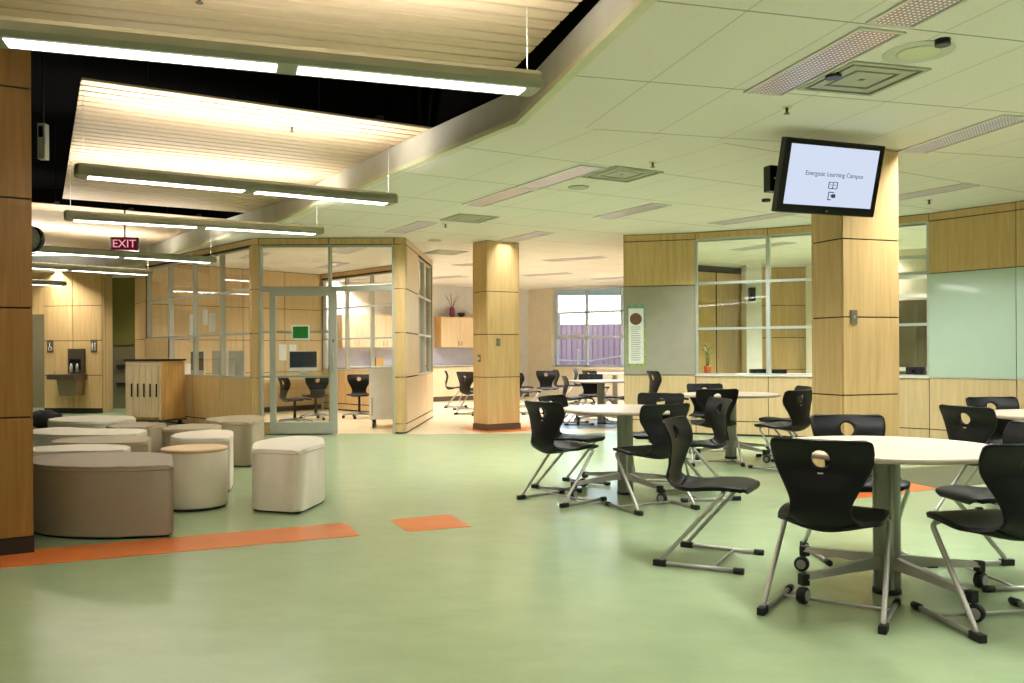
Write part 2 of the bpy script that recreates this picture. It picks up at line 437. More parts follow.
def column(p, yaw, w, d, name, label, m=None, base=None, zs=(.10, .84, 1.515, 2.19, 2.985)):
    """p = near corner shared by the right face (width w) and the left face (depth d)"""
    m = m or M['panel']; fr = Matrix.Translation((p[0], p[1], 0)) @ Matrix.Rotation(yaw, 4, 'Z')
    t = .014; g = .011
    b = MB(M['seam']); b.box(t, w - t, t, d - t, .0, zs[-1], M['seam'], fr)
    for z0, z1 in zip(zs[:-1], zs[1:]):
        z0 += g / 2; z1 -= g / 2
        b.box(t * .75, w - t * .75, 0, t, z0, z1, m, fr); b.box(t * .75, w - t * .75, d - t, d, z0, z1, m, fr)
        b.box(0, t, t * .75 + .004, d - t * .75 - .004, z0, z1, m, fr); b.box(w - t, w, t * .75 + .004, d - t * .75 - .004, z0, z1, m, fr)
    b.box(-.004, w + .004, -.004, d + .004, 0, .098, base or M['base'], fr)
    o = b.build(name); struct(o, label); return fr
frR = column((2.84, 7.47), math.radians(20), .625, .41, 'column_1', 'wood clad column carrying the television')
frM = column((-.39, 13.6), math.radians(33), .62, .44, 'column_2', 'free-standing wood clad column beside the glazed office')
frL = column((-2.97 - .62 * math.cos(math.radians(30)), 5.39 - .62 * math.sin(math.radians(30))), math.radians(30), .62, .42, 'column_3', 'wood clad column with shade put into its colour, at the left edge', M['panel_shaded'], M['base_dark'], (.10, .84, 1.515, 2.19, 2.87, 3.24))
column((-6.45, 10.4), math.radians(35), .6, .42, 'column_4', 'wood clad column hidden behind the left one')

# right curved wall
V = [(1.69, 13.14), (2.72, 12.88), (3.67, 12.46), (4.57, 11.92), (5.38, 11.21), (6.01, 10.35), (6.45, 9.37), (6.7, 8.3), (6.8, 7.2), (6.75, 6.0)]
def wallseg(i, name):
    fr, L_, a = frame2(V[i], V[i + 1]); b = MB(M['seam_grey'])
    win = i in (1, 2, 3)
    if win:
        b.box(0, L_, .01, .12, 0, .87, None, fr); b.box(0, L_, .01, .12, 2.86, ZC, None, fr)
        panels(b, fr, 0, L_, [.02, .21, .875], M['panel_pale']); panels(b, fr, 0, L_, [2.885, ZC - .004], M['panel'])
    else:
        b.box(0, L_, .01, .12, 0, ZC, None, fr)
        panels(b, fr, 0, L_, [.02, .21, .88], M['panel_pale']); panels(b, fr, 0, L_, [2.21, 2.885, ZC - .004], M['panel'])
        if i > 5 : panels(b, fr, 0, L_, [.88, 2.21], M['panel'])
    struct(b.build(name))
    return fr, L_
nw = 0
for i in range(len(V) - 1):
    fr, L_ = wallseg(i, 'wall_right_%d' % (i + 1))
    if i in (1, 2, 3):
        nw += 1
        f = MB(M['alu_light']); w = .028
        for x in (0, L_): f.box(x - w if x else 0, x + (w if not x else 0), -.012, .07, .875, 2.885, None, fr)
        for z in (.875, 1.545, 2.215, 2.86): f.box(w, L_ - w, -.012, .07, z, z + (.035 if z > .9 else .03), None, fr)
        wo = struct(f.build('window_%d' % nw))
        MB(M['glass']).box(w, L_ - w, .025, .031, .9, 2.87, None, fr).build('window_glass', wo)
        MB(M['white']).box(.0, L_, -.03, .0, .866, .886, None, fr).build('window_sill', wo)
        MB(M['white']).box(-.03, L_ + .03, .12, .38, .85, .875, None, fr).build('inner_ledge', wo)
        frLast, LLast = fr, L_
    if i == 0:
        tb = MB(M['tack']).box(.008, L_ - .008, -.022, .0095, .885, 2.205, None, fr).build('tackboard')
        tag(tb, 'grey fabric tackboard with a long poster on it, left of the interior windows', 'board')
        frT, LT = fr, L_
    if i in (4, 5):
        wb = thing('whiteboard', ('pale green glass whiteboard just right of the narrow interior window', 'pale green glass whiteboard cut off by the right edge of the view')[i - 4], 'whiteboard', group='glass whiteboards on the curved wall')
        MB(M['board']).box(.006, L_ - .006, -.018, .0, .885, 2.205, None, fr).build('writing_surface', wb)
        MB(M['alu_light']).box(.006, L_ - .006, -.022, .0, .872, .884, None, fr).build('lower_trim', wb)

# poster on the tackboard
po = thing('poster', 'tall narrow poster with leafy green border and round picture pinned to grey tackboard', 'poster')
def pbox(nm, x0, x1, z0, z1, y, m): return MB(m).box(x0, x1, y - .0025, y, z0, z1, None, frT).build(nm, po)
px0, px1, pz0, pz1 = .045, .335, 1.0, 1.94
pbox('printed_border', px0, px1, pz0, pz1 - .3, -.0225, M['lime'])
pbox('printed_upper_border', px0, px1, pz1 - .3, pz1, -.0225, M['teal'])
pbox('printed_sheet', px0 + .03, px1 - .035, pz0 + .05, pz1 - .06, -.0255, M['paper'])
ov = MB(M['oval']).lathe([(.09, -.002), (.09, 0)], (0, 0, 0), 24, None, 'y'); oo = ov.build('printed_picture', po)
oo.matrix_local = frT @ Matrix.Translation(((px0 + px1) / 2 - .005, -.0285, 1.72))
tx = MB(M['papertext'])
for k in range(16): tx.box(px0 + .065, px1 - .075 - random.random() * .04, -.030, -.0282, 1.1 + k * .033, 1.112 + k * .033, None, frT)
tx.build('printed_text', po)

# partition behind the tackboard, interior room
def plainwall(p0, p1, z0, z1, m, name, th=.12, side=1):
    fr, L_, a = frame2(p0, p1)
    b = MB(m).box(0, L_, 0 if side > 0 else -th, th if side > 0 else 0, z0, z1, None, fr)
    return struct(b.build(name)), fr, L_
plainwall((1.81, 13.28), (3.4, 22.4), 0, ZC, M['tan'], 'wall_partition', .1, -1)
def woodwall(p0, p1, name, n, m=None, zs=None, base=True):
    fr, L_, a = frame2(p0, p1); b = MB(M['seam']); b.box(0, L_, .014, .12, 0, ZC, None, fr)
    xs = [L_ * k / n for k in range(n + 1)]
    panels(b, fr, 0, L_, zs or [.1, .84, 1.515, 2.19, ZC - .004], m or M['panel'], xs=xs, y=.015)
    if base: b.box(0, L_, -.004, .014, 0, .098, M['base_dark'], fr)
    struct(b.build(name)); return fr, L_
fr, L_, a = frame2((2.9, 17.1), (4.98, 18.55))
b = MB(M['panel']); b.box(0, L_, 0, .1, 0, 2.86); b.box(0, L_, -.03, .1, 2.86, ZC, M['blackish'])
for x in (.3, 1.62): b.box(x, x + .025, -.006, 0, 0, 2.86, M['blackish'])
o = b.build('wall_inner_left'); o.matrix_world = fr; struct(o)
struct(MB(M['white']).box(4.75, 5.06, 17.6, 18.0, 0, ZC).build('column_5'))
woodwall((4.9, 18.4), (6.2, 18.3), 'wall_inner_back', 1, M['panel'])
plainwall((6.05, 17.9), (11.5, 15.5), 0, ZC, M['tan'], 'wall_inner_right')
# glazed door of the inner room, seen through the narrow window
dn = MB(M['alu']);
fr, L_, a = frame2((5.75, 13.9), (7.4, 13.2))
for x in (0, .9, 1.6): dn.box(x, x + .06, 0, .06, 0, 2.7, None, fr)
for z in (0, .9, 2.05, 2.35, 2.66): dn.box(0, 1.66, 0, .06, z, z + .06, None, fr)
do = struct(dn.build('window_6')); MB(M['glass']).box(.06, 1.6, .02, .026, .06, 2.66, None, fr).build('window_glass', do)
d2 = MB(M['tan']).box(-.2, 2.4, 1.6, 1.7, 0, ZC, None, fr).box(.3, 1.3, 1.58, 1.6, 0, 2.1, M['signgrey'], fr); struct(d2.build('wall_inner_corridor'))

# ------------------------------------------------------------------ back walls of the far room
BL = (-7.5, 18.9); BC = (.47, 24.4); BR = (4.6, 21.2)
fr, L_, aBL = frame2(BL, BC); frBL = fr; LBL = L_
struct(MB(M['lilac']).box(0, L_, 0, .1, 0, ZC, None, fr).build('wall_back_left'))
struct(MB(M['base']).box(0, L_, -.012, 0, 0, .1, None, fr).build('baseboard_back'))
fr, L_, aBR = frame2(BC, BR); frBR = fr
wx0, wx1, wz0, wz1 = .78, 4.0, .83, 2.965
b = MB(M['tan']); b.box(0, wx0, 0, .3, 0, ZC, None, fr); b.box(wx1, L_, 0, .3, 0, ZC, None, fr); b.box(wx0, wx1, 0, .3, 0, wz0, None, fr); b.box(wx0, wx1, 0, .3, wz1, ZC, None, fr)
struct(b.build('wall_back_right'))
b = MB(M['winframe'])
xs = [wx0, wx0 + 1.0, wx0 + 2.1, wx1 - .06]
for x in xs: b.box(x, x + .07, .16, .24, wz0, wz1, None, fr)
for z in (wz0, 1.6, 2.28, wz1 - .06): b.box(wx0, wx1, .16, .24, z, z + .06, None, fr)
b.box(wx0 + .07, wx0 + 1.0, .14, .25, 1.62, 1.7, None, fr); b.box(wx0 + .07, wx0 + .13, .14, .25, 1.66, 2.3, None, fr)
wo = struct(b.build('window_4')); MB(M['glass']).box(wx0 + .05, wx1 - .05, .2, .206, wz0 + .03, wz1 - .03, None, fr).build('window_glass', wo)
MB(M['tan']).box(wx0 - .05, wx1 + .05, -.05, .16, wz0 - .05, wz0, None, fr).build('window_sill', wo)
# mauve cladding of the building outside
b = MB(M['cladding'])
fr2, L2, a2 = frame2((-2, 34), (12, 31))
b.box(0, 14, 0.02, .2, -1, 2.3, None, fr2)
for k in range(70): b.box(k * .2, k * .2 + .16, -.05 if k % 2 else 0, .2, -1, 2.3, None, fr2)
bl = b.build('outbuilding'); tag(bl, 'mauve ribbed metal building outside, beyond the far window', 'building')
fnc = MB(M['white'])
for x in (2.1, 4.05): fnc.box(x, x + .05, 28, 28.05, 0, 1.35)
fnc.tube([(.5, 28.02, 1.0), (2.5, 28.02, .95), (4.2, 28.02, 1.2), (7, 28.02, 1.25)], .02)
tag(fnc.build('railing'), 'thin white railing outside, in front of the mauve building', 'railing')
struct(MB(M['greyolive']).box(-20, 40, 27.05, 60, -.3, -.1).build('ground'))

# kitchen run along the back wall of the far room
def at_back(px, off):     # distance along the back-left wall whose image column is px
    k = (px - 512) / FP; best = None
    d = Vector((BC[0] - BL[0], BC[1] - BL[1])).normalized()
    n = Vector((d.y, -d.x)) * off
    o = Vector(BL) + n
    return (k * o.y - o.x) / (d.x - k * d.y)
kx0 = at_back(338, .6); kx1 = at_back(500, .6)
kit = thing('base_cabinet_run', 'long pale wood kitchen base cabinets under a worktop along the far wall', 'cabinet')
b = MB(M['cab_front'], M['seam']); b.box(kx0, kx1, -.56, -.01, .11, .88, M['seam'], frBL)
x = kx0
while x < kx1 - .3:
    b.box(x + .003, min(x + .6, kx1) - .003, -.58, -.56, .12, .87, M['cab_front'], frBL); x += .6
b.build('doors', kit); MB(M['base']).box(kx0, kx1, -.57, -.01, 0, .108, None, frBL).build('plinth', kit)
wt = MB(M['lightgrey']).box(kx0, kx1, -.62, -.01, .882, .92, None, frBL).build('worktop'); tag(wt, 'thin grey worktop lying on the far kitchen cabinets', 'worktop')
sp = MB(M['bluewhite']).box(kx0, kx1, -.012, -.001, .93, 1.36, None, frBL).build('splashback'); tag(sp, 'pale bluish splashback above the far worktop', 'splashback')
def wallcab(pa, pb, n, label):
    xa, xb = at_back(pa, .33), at_back(pb, .33)
    t = thing('wall_cabinet', label, 'cabinet', group='pale wood wall cabinets of the far kitchen')
    MB(M['cab']).box(xa, xb, -.33, -.012, 1.37, 2.17, None, frBL).build('carcass', t)
    w = (xb - xa) / n
    for k in range(n):
        d = MB(M['cab_front']).box(xa + k * w + .003, xa + (k + 1) * w - .003, -.35, -.331, 1.375, 2.165, None, frBL).build('cabinet_door', t)
        hx = xa + (k + 1) * w - .05 if k % 2 == 0 else xa + k * w + .05
        MB(M['steel']).box(hx - .006, hx + .006, -.37, -.35, 1.42, 1.54, None, frBL).build('handle', d)
wallcab(342, 399, 4, 'pale wood wall cabinets seen through the open office doorway')
wallcab(441, 496, 3, 'pale wood wall cabinets with a purple vase on top, left of the middle column')
def onback(px, off, z): 
    v = frBL @ Vector((at_back(px, off), -off, z)); return v
v = onback(452.5, .2, 2.172)
va = thing('vase', 'purple vase with bare twigs standing on the far wall cabinet', 'vase', v)
MB(M['purple']).lathe([(.055, 0), (.075, .08), (.07, .2), (.05, .24), (.06, .25)], (0, 0, 0), 16).build('vase_body', va)
tw = MB(M['twig'])
for k in range(7):
    a = k * .9; tw.tube([(0, 0, .2), (math.cos(a) * .08, math.sin(a) * .06, .4), (math.cos(a) * .2, math.sin(a) * .1, .55 + .04 * (k % 3))], [.006, .005, .003], 5)
tw.build('twigs', va)
v = onback(461.5, .2, 2.172)
bw = MB(M['darkpot']).lathe([(.04, 0), (.09, .05), (.1, .1), (.085, .12)], (0, 0, 0), 16).build('pot', None, v); tag(bw, 'small dark red pot beside the purple vase on the far cabinet', 'pot')
v = onback(378.5, .2, .0)
bx = MB(M['cab']).box(-.1, .1, -.08, .08, 0, .2).build('wooden_box', None, (v.x, v.y, .921), .6); tag(bx, 'small brown box on the far worktop seen through the office doorway', 'box')

# ------------------------------------------------------------------ bathroom wall, far left
fr, L_ = woodwall((-9.95, 18.5), (-8.62, 18.3), 'wall_left_hall', 2, M['panel'], zs=[.1, .80, 1.53, 2.27, ZC - .004])
frW = fr
plainwall((-8.60, 18.27), (-8.80, 19.1), 0, ZC, M['panel'], 'wall_left_return', .03, -1)
b, fr, L_ = plainwall((-9.6, 19.9), (-6.6, 19.9), 0, ZC, M['greyolive'], 'wall_left_recess')
struct(MB(M['olive']).box(-9.6, -6.7, 19.88, 19.9, 1.45, ZC).build('wall_left_recess_upper'))
woodwall((-7.80, 18.0), (-6.95, 16.6), 'wall_left_pier', 1, M['panel'], zs=[.1, .84, 1.53, 2.27, ZC - .004])
plainwall((-12, 20.4), (-9.9, 20.4), 0, ZC, M['greyolive'], 'wall_left_far')
struct(MB(M['panel']).box(-11.5, -9.95, 18.5, 18.6, 2.1, ZC).build('wall_left_lintel'))
for z in (.50, .91):
    s_ = MB(M['blackish']).box(-9.02, -8.82, 19.82, 19.88, z, z + .09).build('coat_rail'); tag(s_, ('lower' if z < .7 else 'upper') + ' black bar on the grey wall left of the wheeled cabinet', 'rail', 'black bars on the hall wall')
    
# drinking fountain
df = thing('drinking_fountain', 'dark steel drinking fountain with bottle filler on the wood wall between restroom signs', 'drinking fountain')
def fb_(x0, x1, y0, y1, z0, z1, m, nm, bev=0): return MB(m).box(x0, x1, y0, y1, z0, z1, None, frW, bev).build(nm, df)
fb_(.60, .96, -.07, 0, .84, 1.36, M['darkmetal'], 'bottle_filler_panel')
MB(M['plastic_dark']).box(.64, .90, -.075, -.07, .92, 1.14, None, frW).build('bottle_recess', df)
g_ = MB(M['lightgrey']); g_.tube([frW @ Vector((.70, -.1, .86)), frW @ Vector((.70, -.1, .98)), frW @ Vector((.70, -.1, 1.05))], [.035, .035, .015]); g_.tube([frW @ Vector((.84, -.1, .86)), frW @ Vector((.84, -.1, 1.0)), frW @ Vector((.84, -.1, 1.05))], [.03, .03, .012]); 
g_.build('spouts', df)
fb_(.36, 1.0, -.42, 0, .72, .83, M['darkmetal'], 'basin', .02)
MB(M['stainless']).tube([frW @ Vector((.46, -.3, .82)), frW @ Vector((.46, -.3, .88)), frW @ Vector((.50, -.28, .9))], .012).build('bubbler', df)
skirt = MB(M['stainless'])
pr = [(.50, .72), (.96, .72), (.94, .38), (.56, .38)]
vs = [[frW @ Vector((x, y, z)) for x, z in pr] for y in (-.3, -.02)]
bmv = [[skirt.bm.verts.new(p) for p in q] for q in vs]
skirt.bm.faces.new(bmv[0]); skirt.bm.faces.new(bmv[1][::-1])
for k in range(4): skirt.bm.faces.new((bmv[0][k], bmv[1][k], bmv[1][(k + 1) % 4], bmv[0][(k + 1) % 4]))
skirt.build('lower_cover', df)
def wc(x, label, kindm):
    t = thing('restroom_sign', label, 'sign', group='restroom signs')
    MB(M['signgrey']).box(x, x + .14, -.012, 0, 1.28, 1.55, None, frW).build('sign_plate', t)
    g = MB(M['paper'])
    def dot(cx, cz, r): g.tube([frW @ Vector((cx, -.012, cz)), frW @ Vector((cx, -.016, cz))], r, 12)
    def bar(x0, z0, x1, z1, r): g.tube([frW @ Vector((x0, -.014, z0)), frW @ Vector((x1, -.014, z1))], r, 6)
    if kindm:
        for dx in (-.03, .03):
            cx = x + .07 + dx; dot(cx, 1.47, .013); bar(cx, 1.45, cx, 1.38, .014); bar(cx - .008, 1.38, cx - .008, 1.32, .006); bar(cx + .008, 1.38, cx + .008, 1.32, .006)
    else:
        cx = x + .06; dot(cx, 1.48, .013); bar(cx, 1.46, cx + .005, 1.40, .009); bar(cx + .005, 1.40, cx + .04, 1.395, .008); bar(cx + .04, 1.395, cx + .055, 1.34, .007)
        pts = [(cx + .005 + .035 * math.cos(k * .5 + 2.0), 1.365 + .035 * math.sin(k * .5 + 2.0)) for k in range(9)]
        for a, b in zip(pts[:-1], pts[1:]): bar(a[0], a[1], b[0], b[1], .005)
    g.build('pictogram', t)
wc(.08, 'small dark restroom sign with white wheelchair figure left of the drinking fountain', False)
wc(1.09, 'small dark restroom sign with white figures right of the drinking fountain', True)

# ------------------------------------------------------------------ office pod
OA = (-6.89, 16.5); OB = (-3.91, 13.3); OC = (-1.67, 13.3); OD = (-1.57, 16.6); OE = (-4.2, 19.4)
TB = 2.885
def glazed(p0, p1, name, bays, postL=.1, postR=.0, rails=(.86, 1.54, 2.21), solid=(), wname='window_5', m=None, base=True, solidlow=()):
    """timber lined partition: low panels, aluminium framed glass above"""
    m = m or M['panel']; fr, L_, a = frame2(p0, p1); b = MB(M['seam'])
    t = .05
    b.box(0, L_, -t, t, 0, rails[0] - .01, None, fr); b.box(0, L_, -t, t, TB - .02, ZC, None, fr)
    xs = [postL + (L_ - postL - postR) * k / bays for k in range(bays + 1)]
    for sd in (-1, 1):
        y = t * sd
        panels(b, fr, 0, L_, [.02, .15, rails[0]], m, xs=[0] + xs[1:-1] + [L_], y=y, side=sd, gap=.02); panels(b, fr, 0, L_, [TB, ZC - .004], m, xs=[0] + xs[1:-1] + [L_], y=y, side=sd, gap=.02)
        if postL: panels(b, fr, 0, postL, [rails[0], rails[1], rails[2], TB], m, y=y, side=sd, gap=.02)
        if postR: panels(b, fr, L_ - postR, L_, [rails[0], rails[1], rails[2], TB], m, y=y, side=sd, gap=.02)
    if postL: b.box(0, postL, -t, t, rails[0], TB, None, fr)
    if postR: b.box(L_ - postR, L_, -t, t, rails[0], TB, None, fr)
    for k in solid:
        b.box(xs[k], xs[k + 1], -t, t, rails[0], rails[1], None, fr)
        for sd in (-1, 1): panels(b, fr, xs[k], xs[k + 1], [rails[0], rails[1]], m, y=t * sd, side=sd)
    struct(b.build(name))
    f = MB(M['alu']); w = .024
    for k, x in enumerate(xs):
        z0 = rails[1] if (k == 0 and 0 in solid) else rails[0]
        f.box(x - w, x + w, -.04, .04, z0, TB, None, fr)
    for z in (rails[0], rails[1], rails[2], TB - .03):
        f.box(xs[0], xs[-1], -.035, .035, z - .015, z + .02, None, fr)
    wo = struct(f.build(wname))
    MB(M['glass']).box(xs[0], xs[-1], -.003, .003, rails[0], TB - .03, None, fr).build('window_glass', wo)
    return fr, L_, xs
frA, LA, xsA = glazed(OA, OB, 'wall_office_left', 4, .03, .1, solid=(0,), wname='window_7')
frC, LC, xsC = glazed(OC, OD, 'wall_office_right', 2, 1.35, .04, wname='window_8', m=M['panel_pale'])
frE, LE, xsE = glazed(OD, OE, 'wall_office_rear', 4, .03, .03, wname='window_9')
woodwall(OA, OE, 'wall_office_back', 4, M['panel_pale'])   # panel side faces the office
# front: fixed light on the left, doorway on the right, transom over both
frF, LF, _ = frame2(OB, OC)
b = MB(M['seam']); b.box(0, LF, -.05, .05, TB - .02, ZC, None, frF); b.box(0, .06, -.05, .05, 0, TB, None, frF); b.box(LF - .12, LF, -.05, .05, 0, TB, None, frF); b.box(.06, 1.15, -.05, .05, 0, .14, None, frF)
for sd in (-1, 1):
    y = .05 * sd
    panels(b, frF, 0, LF, [TB, ZC - .004], M['panel'], xs=[0, .06, 1.13, LF - .12, LF], y=y, side=sd)
    for x0, x1 in ((0, .06), (LF - .12, LF)): panels(b, frF, x0, x1, [.02, .15, .86, 1.54, 2.21, TB], M['panel'], y=y, side=sd)
    panels(b, frF, .06, 1.15, [.0, .15], M['panel'], y=y, side=sd)
struct(b.build('wall_office_front'))
f = MB(M['alu'])
for x, z1 in ((.06, TB), (1.12, TB), (LF - .15, TB)): f.box(x, x + .035, -.07, .07, .14 if x < 1.2 and x < LF - .2 else 0, z1, None, frF)
for z in (.15, .86, 1.54): f.box(.09, 1.13, -.05, .05, z, z + .035, None, frF)
f.box(.09, LF - .15, -.075, .075, 2.18, 2.25, None, frF); f.box(.09, LF - .15, -.06, .06, TB - .035, TB - .005, None, frF)
wo = struct(f.build('window_10'))
MB(M['glass']).box(.095, 1.12, -.003, .003, .17, 2.19, None, frF).build('window_glass', wo)
MB(M['glass']).box(.095, LF - .15, -.003, .003, 2.25, TB - .03, None, frF).build('transom_glass', wo)
# sliding glazed door standing in front of the fixed light
dx0, dx1 = .245, 1.262
d = MB(M['alu'])
for x0, x1, z0, z1 in ((dx0, dx0 + .09, .02, 2.21), (dx1 - .11, dx1, .02, 2.21), (dx0 + .09, dx1 - .11, 2.10, 2.21), (dx0 + .09, dx1 - .11, .02, .19)):
    d.box(x0, x1, -.145, -.1, z0, z1, None, frF)
do = struct(d.build('door_1'), 'sliding glazed office door with a green notice')
MB(M['glass']).box(dx0 + .09, dx1 - .11, -.126, -.12, .19, 2.1, None, frF).build('door_glass', do)
MB(M['steel']).tube([frF @ Vector((dx1 - .055, -.15, .95)), frF @ Vector((dx1 - .055, -.175, .97)), frF @ Vector((dx1 - .055, -.175, 1.2)), frF @ Vector((dx1 - .055, -.15, 1.22))], .01).build('door_handle', do)
MB(M['darkmetal']).box(dx1 - .065, dx1 - .04, -.15, -.145, 1.4, 1.44, None, frF).build('door_lock', do)
gn = thing('notice', 'green notice in a white border taped to the glazed office door', 'notice')
cx = .71; 
MB(M['paper']).box(cx - .14, cx + .14, -.1295, -.1265, 1.43, 1.66, None, frF).build('paper_border', gn)
MB(M['green']).box(cx - .115, cx + .115, -.132, -.130, 1.46, 1.64, None, frF).build('green_print', gn)
for c_, nm_ in ((OB, 'wall_corner_1'), (OC, 'wall_corner_2')):
    q_ = MB(M['panel']); 
    for a_, b_ in zip((.02, .15, .86, 1.54, 2.21, TB), (.15, .86, 1.54, 2.21, TB, ZC)): q_.box(c_[0] - .05, c_[0] + .05, c_[1] - .062, c_[1] + .06, a_ + .004, b_ - .004)
    struct(q_.build(nm_))
# papers on the glass of the left wing
for k, (bx_, z0, w_, h_, m_) in enumerate(((2, 1.72, .2, .26, 'paper'), (2, 1.6, .24, .3, 'paper'), (1, 1.42, .12, .5, 'paper'))):
    xx = xsA[bx_] + (.25, .5, .75)[k] * (xsA[1] - xsA[0])
    p_ = MB(M[m_]).box(xx, xx + w_, .006, .009, z0, z0 + h_, None, frA).build('taped_paper')
    tag(p_, ('square white paper taped to the left office glass, left of the taller sheet', 'tall white paper taped to the left office glass, nearer the office door', 'narrow white strip of paper on the left office glass, farthest from the office door')[k], 'paper')
for k, x_ in enumerate((3.25, 3.0)):
    fr_, L_, a_ = frame2(OA, OE)
    p_ = MB(M['paper']).box(x_ - .18, x_, -.006, -.002, 1.09, 1.43, None, fr_).build('pinned_sheet'); tag(p_, ('right' if k == 0 else 'left') + ' one of two white sheets pinned behind the office computer', 'paper')

# ------------------------------------------------------------------ ceiling lights (recessed troffers)
def troffer(c, ang, label, power=26, near=True, temp=(1, .985, .97)):
    t = thing('ceiling_light', label, 'ceiling light', (c[0], c[1], ZC), ang, 'recessed perforated ceiling lights')
    r = MB(M['trof'])
    for x0, x1, y0, y1 in ((-.15, -.13, -.61, .61), (.13, .15, -.61, .61), (-.13, .13, -.61, -.59), (-.13, .13, .59, .61)): r.box(x0, x1, y0, y1, -.012, .0)
    r.build('light_rim', t)
    MB(M['louver']).box(-.13, .13, -.59, .59, -.006, 0).build('louver', t)
    l = bpy.data.lights.new('lamp', 'AREA'); l.shape = 'RECTANGLE'; l.size = .24; l.size_y = 1.16; l.energy = power; l.color = temp
    l.spread = math.radians(125)
    lo = bpy.data.objects.new('lamp', l); COL.objects.link(lo); lo.parent = t; lo.location = (0, 0, -.016)
    return t
r15, r31 = math.radians(15.3), math.radians(30)
WARM = (1, .93, .84)
TL = [((1.89, 5.37), r15, 'perforated ceiling light beside the round ceiling speaker and square vent'),
      ((2.215, 4.13), r15, 'perforated ceiling light nearest the top edge, in line with the next one'),
      ((3.70, 7.15), math.radians(13), 'long perforated ceiling light right of the wall television'),
      ((4.6, 9.8), r31, 'perforated ceiling light above the whiteboard wall, right of the wood column'),
      ((.48, 8.78), r31, 'perforated ceiling light next to the middle vent, nearer half of a pair'),
      ((-.15, 9.86), r31, 'perforated ceiling light joined to the far end of the middle pair'),
      ((1.5, 10.9), r31, 'perforated ceiling light in front of the grey tackboard wall'),
      ((-1.4, 12.2), r31, 'perforated ceiling light just in front of the glazed office'),
      ((.2, 13.25), r31, 'perforated ceiling light above the middle wood column'),
      ((3.2, 11.55), math.radians(38), 'perforated ceiling light close to the interior windows')]
for c, a, lb in TL: troffer(c, a, lb, 14 if 'above the middle wood column' in lb else 34)
# far-room lights, plus ones added to brighten the unseen hall, office and other rooms
OUT_FILL = [(3.9, 1.5, r15), (6.0, 3.0, r15), (5.4, 5.5, r15), (5.5, -1.5, r15), (8.0, 0.5, r15), (3.2, -3.0, r15)]  # unseen fill troffers added beyond the frame
for x, y, a in OUT_FILL: troffer((x, y), a, 'unseen ceiling light added to brighten the hall from outside the view', 44)
for x, y in ((-2.7, 14.7), (-4.6, 15.6), (-3.6, 17.4)): troffer((x, y), r31, 'ceiling light added to brighten the inside of the glazed office', 30, temp=WARM)  # lamps added so the office interior comes out bright
for k, (x, y) in enumerate(((-.6, 17.2), (1.2, 16.4), (.8, 19.6), (-1.6, 20.2), (2.5, 20.6), (-4.0, 20.9))): troffer((x, y), r31 + .5, 'ceiling light of the far dining room', 62, temp=(1, .97, .97))
for x, y in ((4.2, 14.6), (6.2, 15.6), (6.6, 12.4), (8.5, 12.0)): troffer((x, y), r31, 'ceiling light added to brighten the room behind the interior windows', 110, temp=WARM)  # lamps added to lift the inner room
for x, y in ((-9.4, 17.95), (-7.4, 18.8), (-10.8, 19.2)): troffer((x, y), r31, 'ceiling light added to brighten the restroom hall', 30, temp=WARM)  # lamps added to lighten the hall and its recess

# vents, speakers, sprinklers
def vent(c, ang, label, s=.29):
    t = thing('ceiling_vent', label, 'ceiling vent', (c[0], c[1], ZC), ang, 'square ceiling vents')
    m = MB(M['vent'])
    for k, (w, q) in enumerate(((s, s - .03), (s - .06, s - .125), (s - .155, .02))):
        for x0, x1, y0, y1 in ((-w, -q, -w, w), (q, w, -w, w), (-q, q, -w, -q), (-q, q, q, w)): m.box(x0, x1, y0, y1, -.012 + .002 * k, 0)
    m.build('vent_rings', t); MB(M['ventdark']).box(-s + .02, s - .02, -s + .02, s - .02, -.003, 0).build('vent_backing', t)
vent((2.28, 5.65), r15, 'square ceiling vent beside the large perforated light near the television', .29)
vent((1.1, 8.63), r31, 'square ceiling vent at the right end of the middle pair of lights')
vent((-.55, 11.4), r31, 'square ceiling vent between the middle column and the hanging lights')
vent((-1.15, 15.2), r31, 'square ceiling vent of the far room left of the middle column')
def disc(c, r, m, nm, label, cat, h=.012, z=ZC):
    o = MB(m).lathe([(r, -h), (r, -h * .4), (r * 1.04, 0)], (0, 0, 0), 24).build(nm, None, (c[0], c[1], z)); tag(o, label, cat); return o
sp_ = thing('ceiling_speaker', 'round ceiling speaker grille near the top right beside a black dome camera', 'speaker', (2.42, 5.16, ZC))
MB(M['gyp']).lathe([(.2, -.002), (.2, 0)], (0, 0, 0), 32).build('speaker_ring', sp_); MB(M['gypedge']).lathe([(.11, -.007), (.125, -.002)], (0, 0, 0), 32).build('speaker_grille', sp_)
disc((.72, 9.3), .11, M['vent'], 'ceiling_speaker', 'round ceiling speaker below the middle pair of ceiling lights', 'speaker')
disc((-1.2, 13.6), .1, M['vent'], 'ceiling_speaker', 'round ceiling speaker close to the right corner of the glazed office', 'speaker')
disc((2.46, 4.95), .042, M['plastic_dark'], 'ceiling_dome_camera', 'small black dome camera on the ceiling beside the round speaker', 'camera', .035)
disc((2.06, 5.55), .05, M['plastic_dark'], 'ceiling_motion_sensor', 'small black sensor on the square vent by the perforated light', 'sensor', .03)
disc((2.96, 10.1), .05, M['plastic_dark'], 'ceiling_motion_sensor', 'small black sensor on the ceiling below the television', 'sensor', .03)
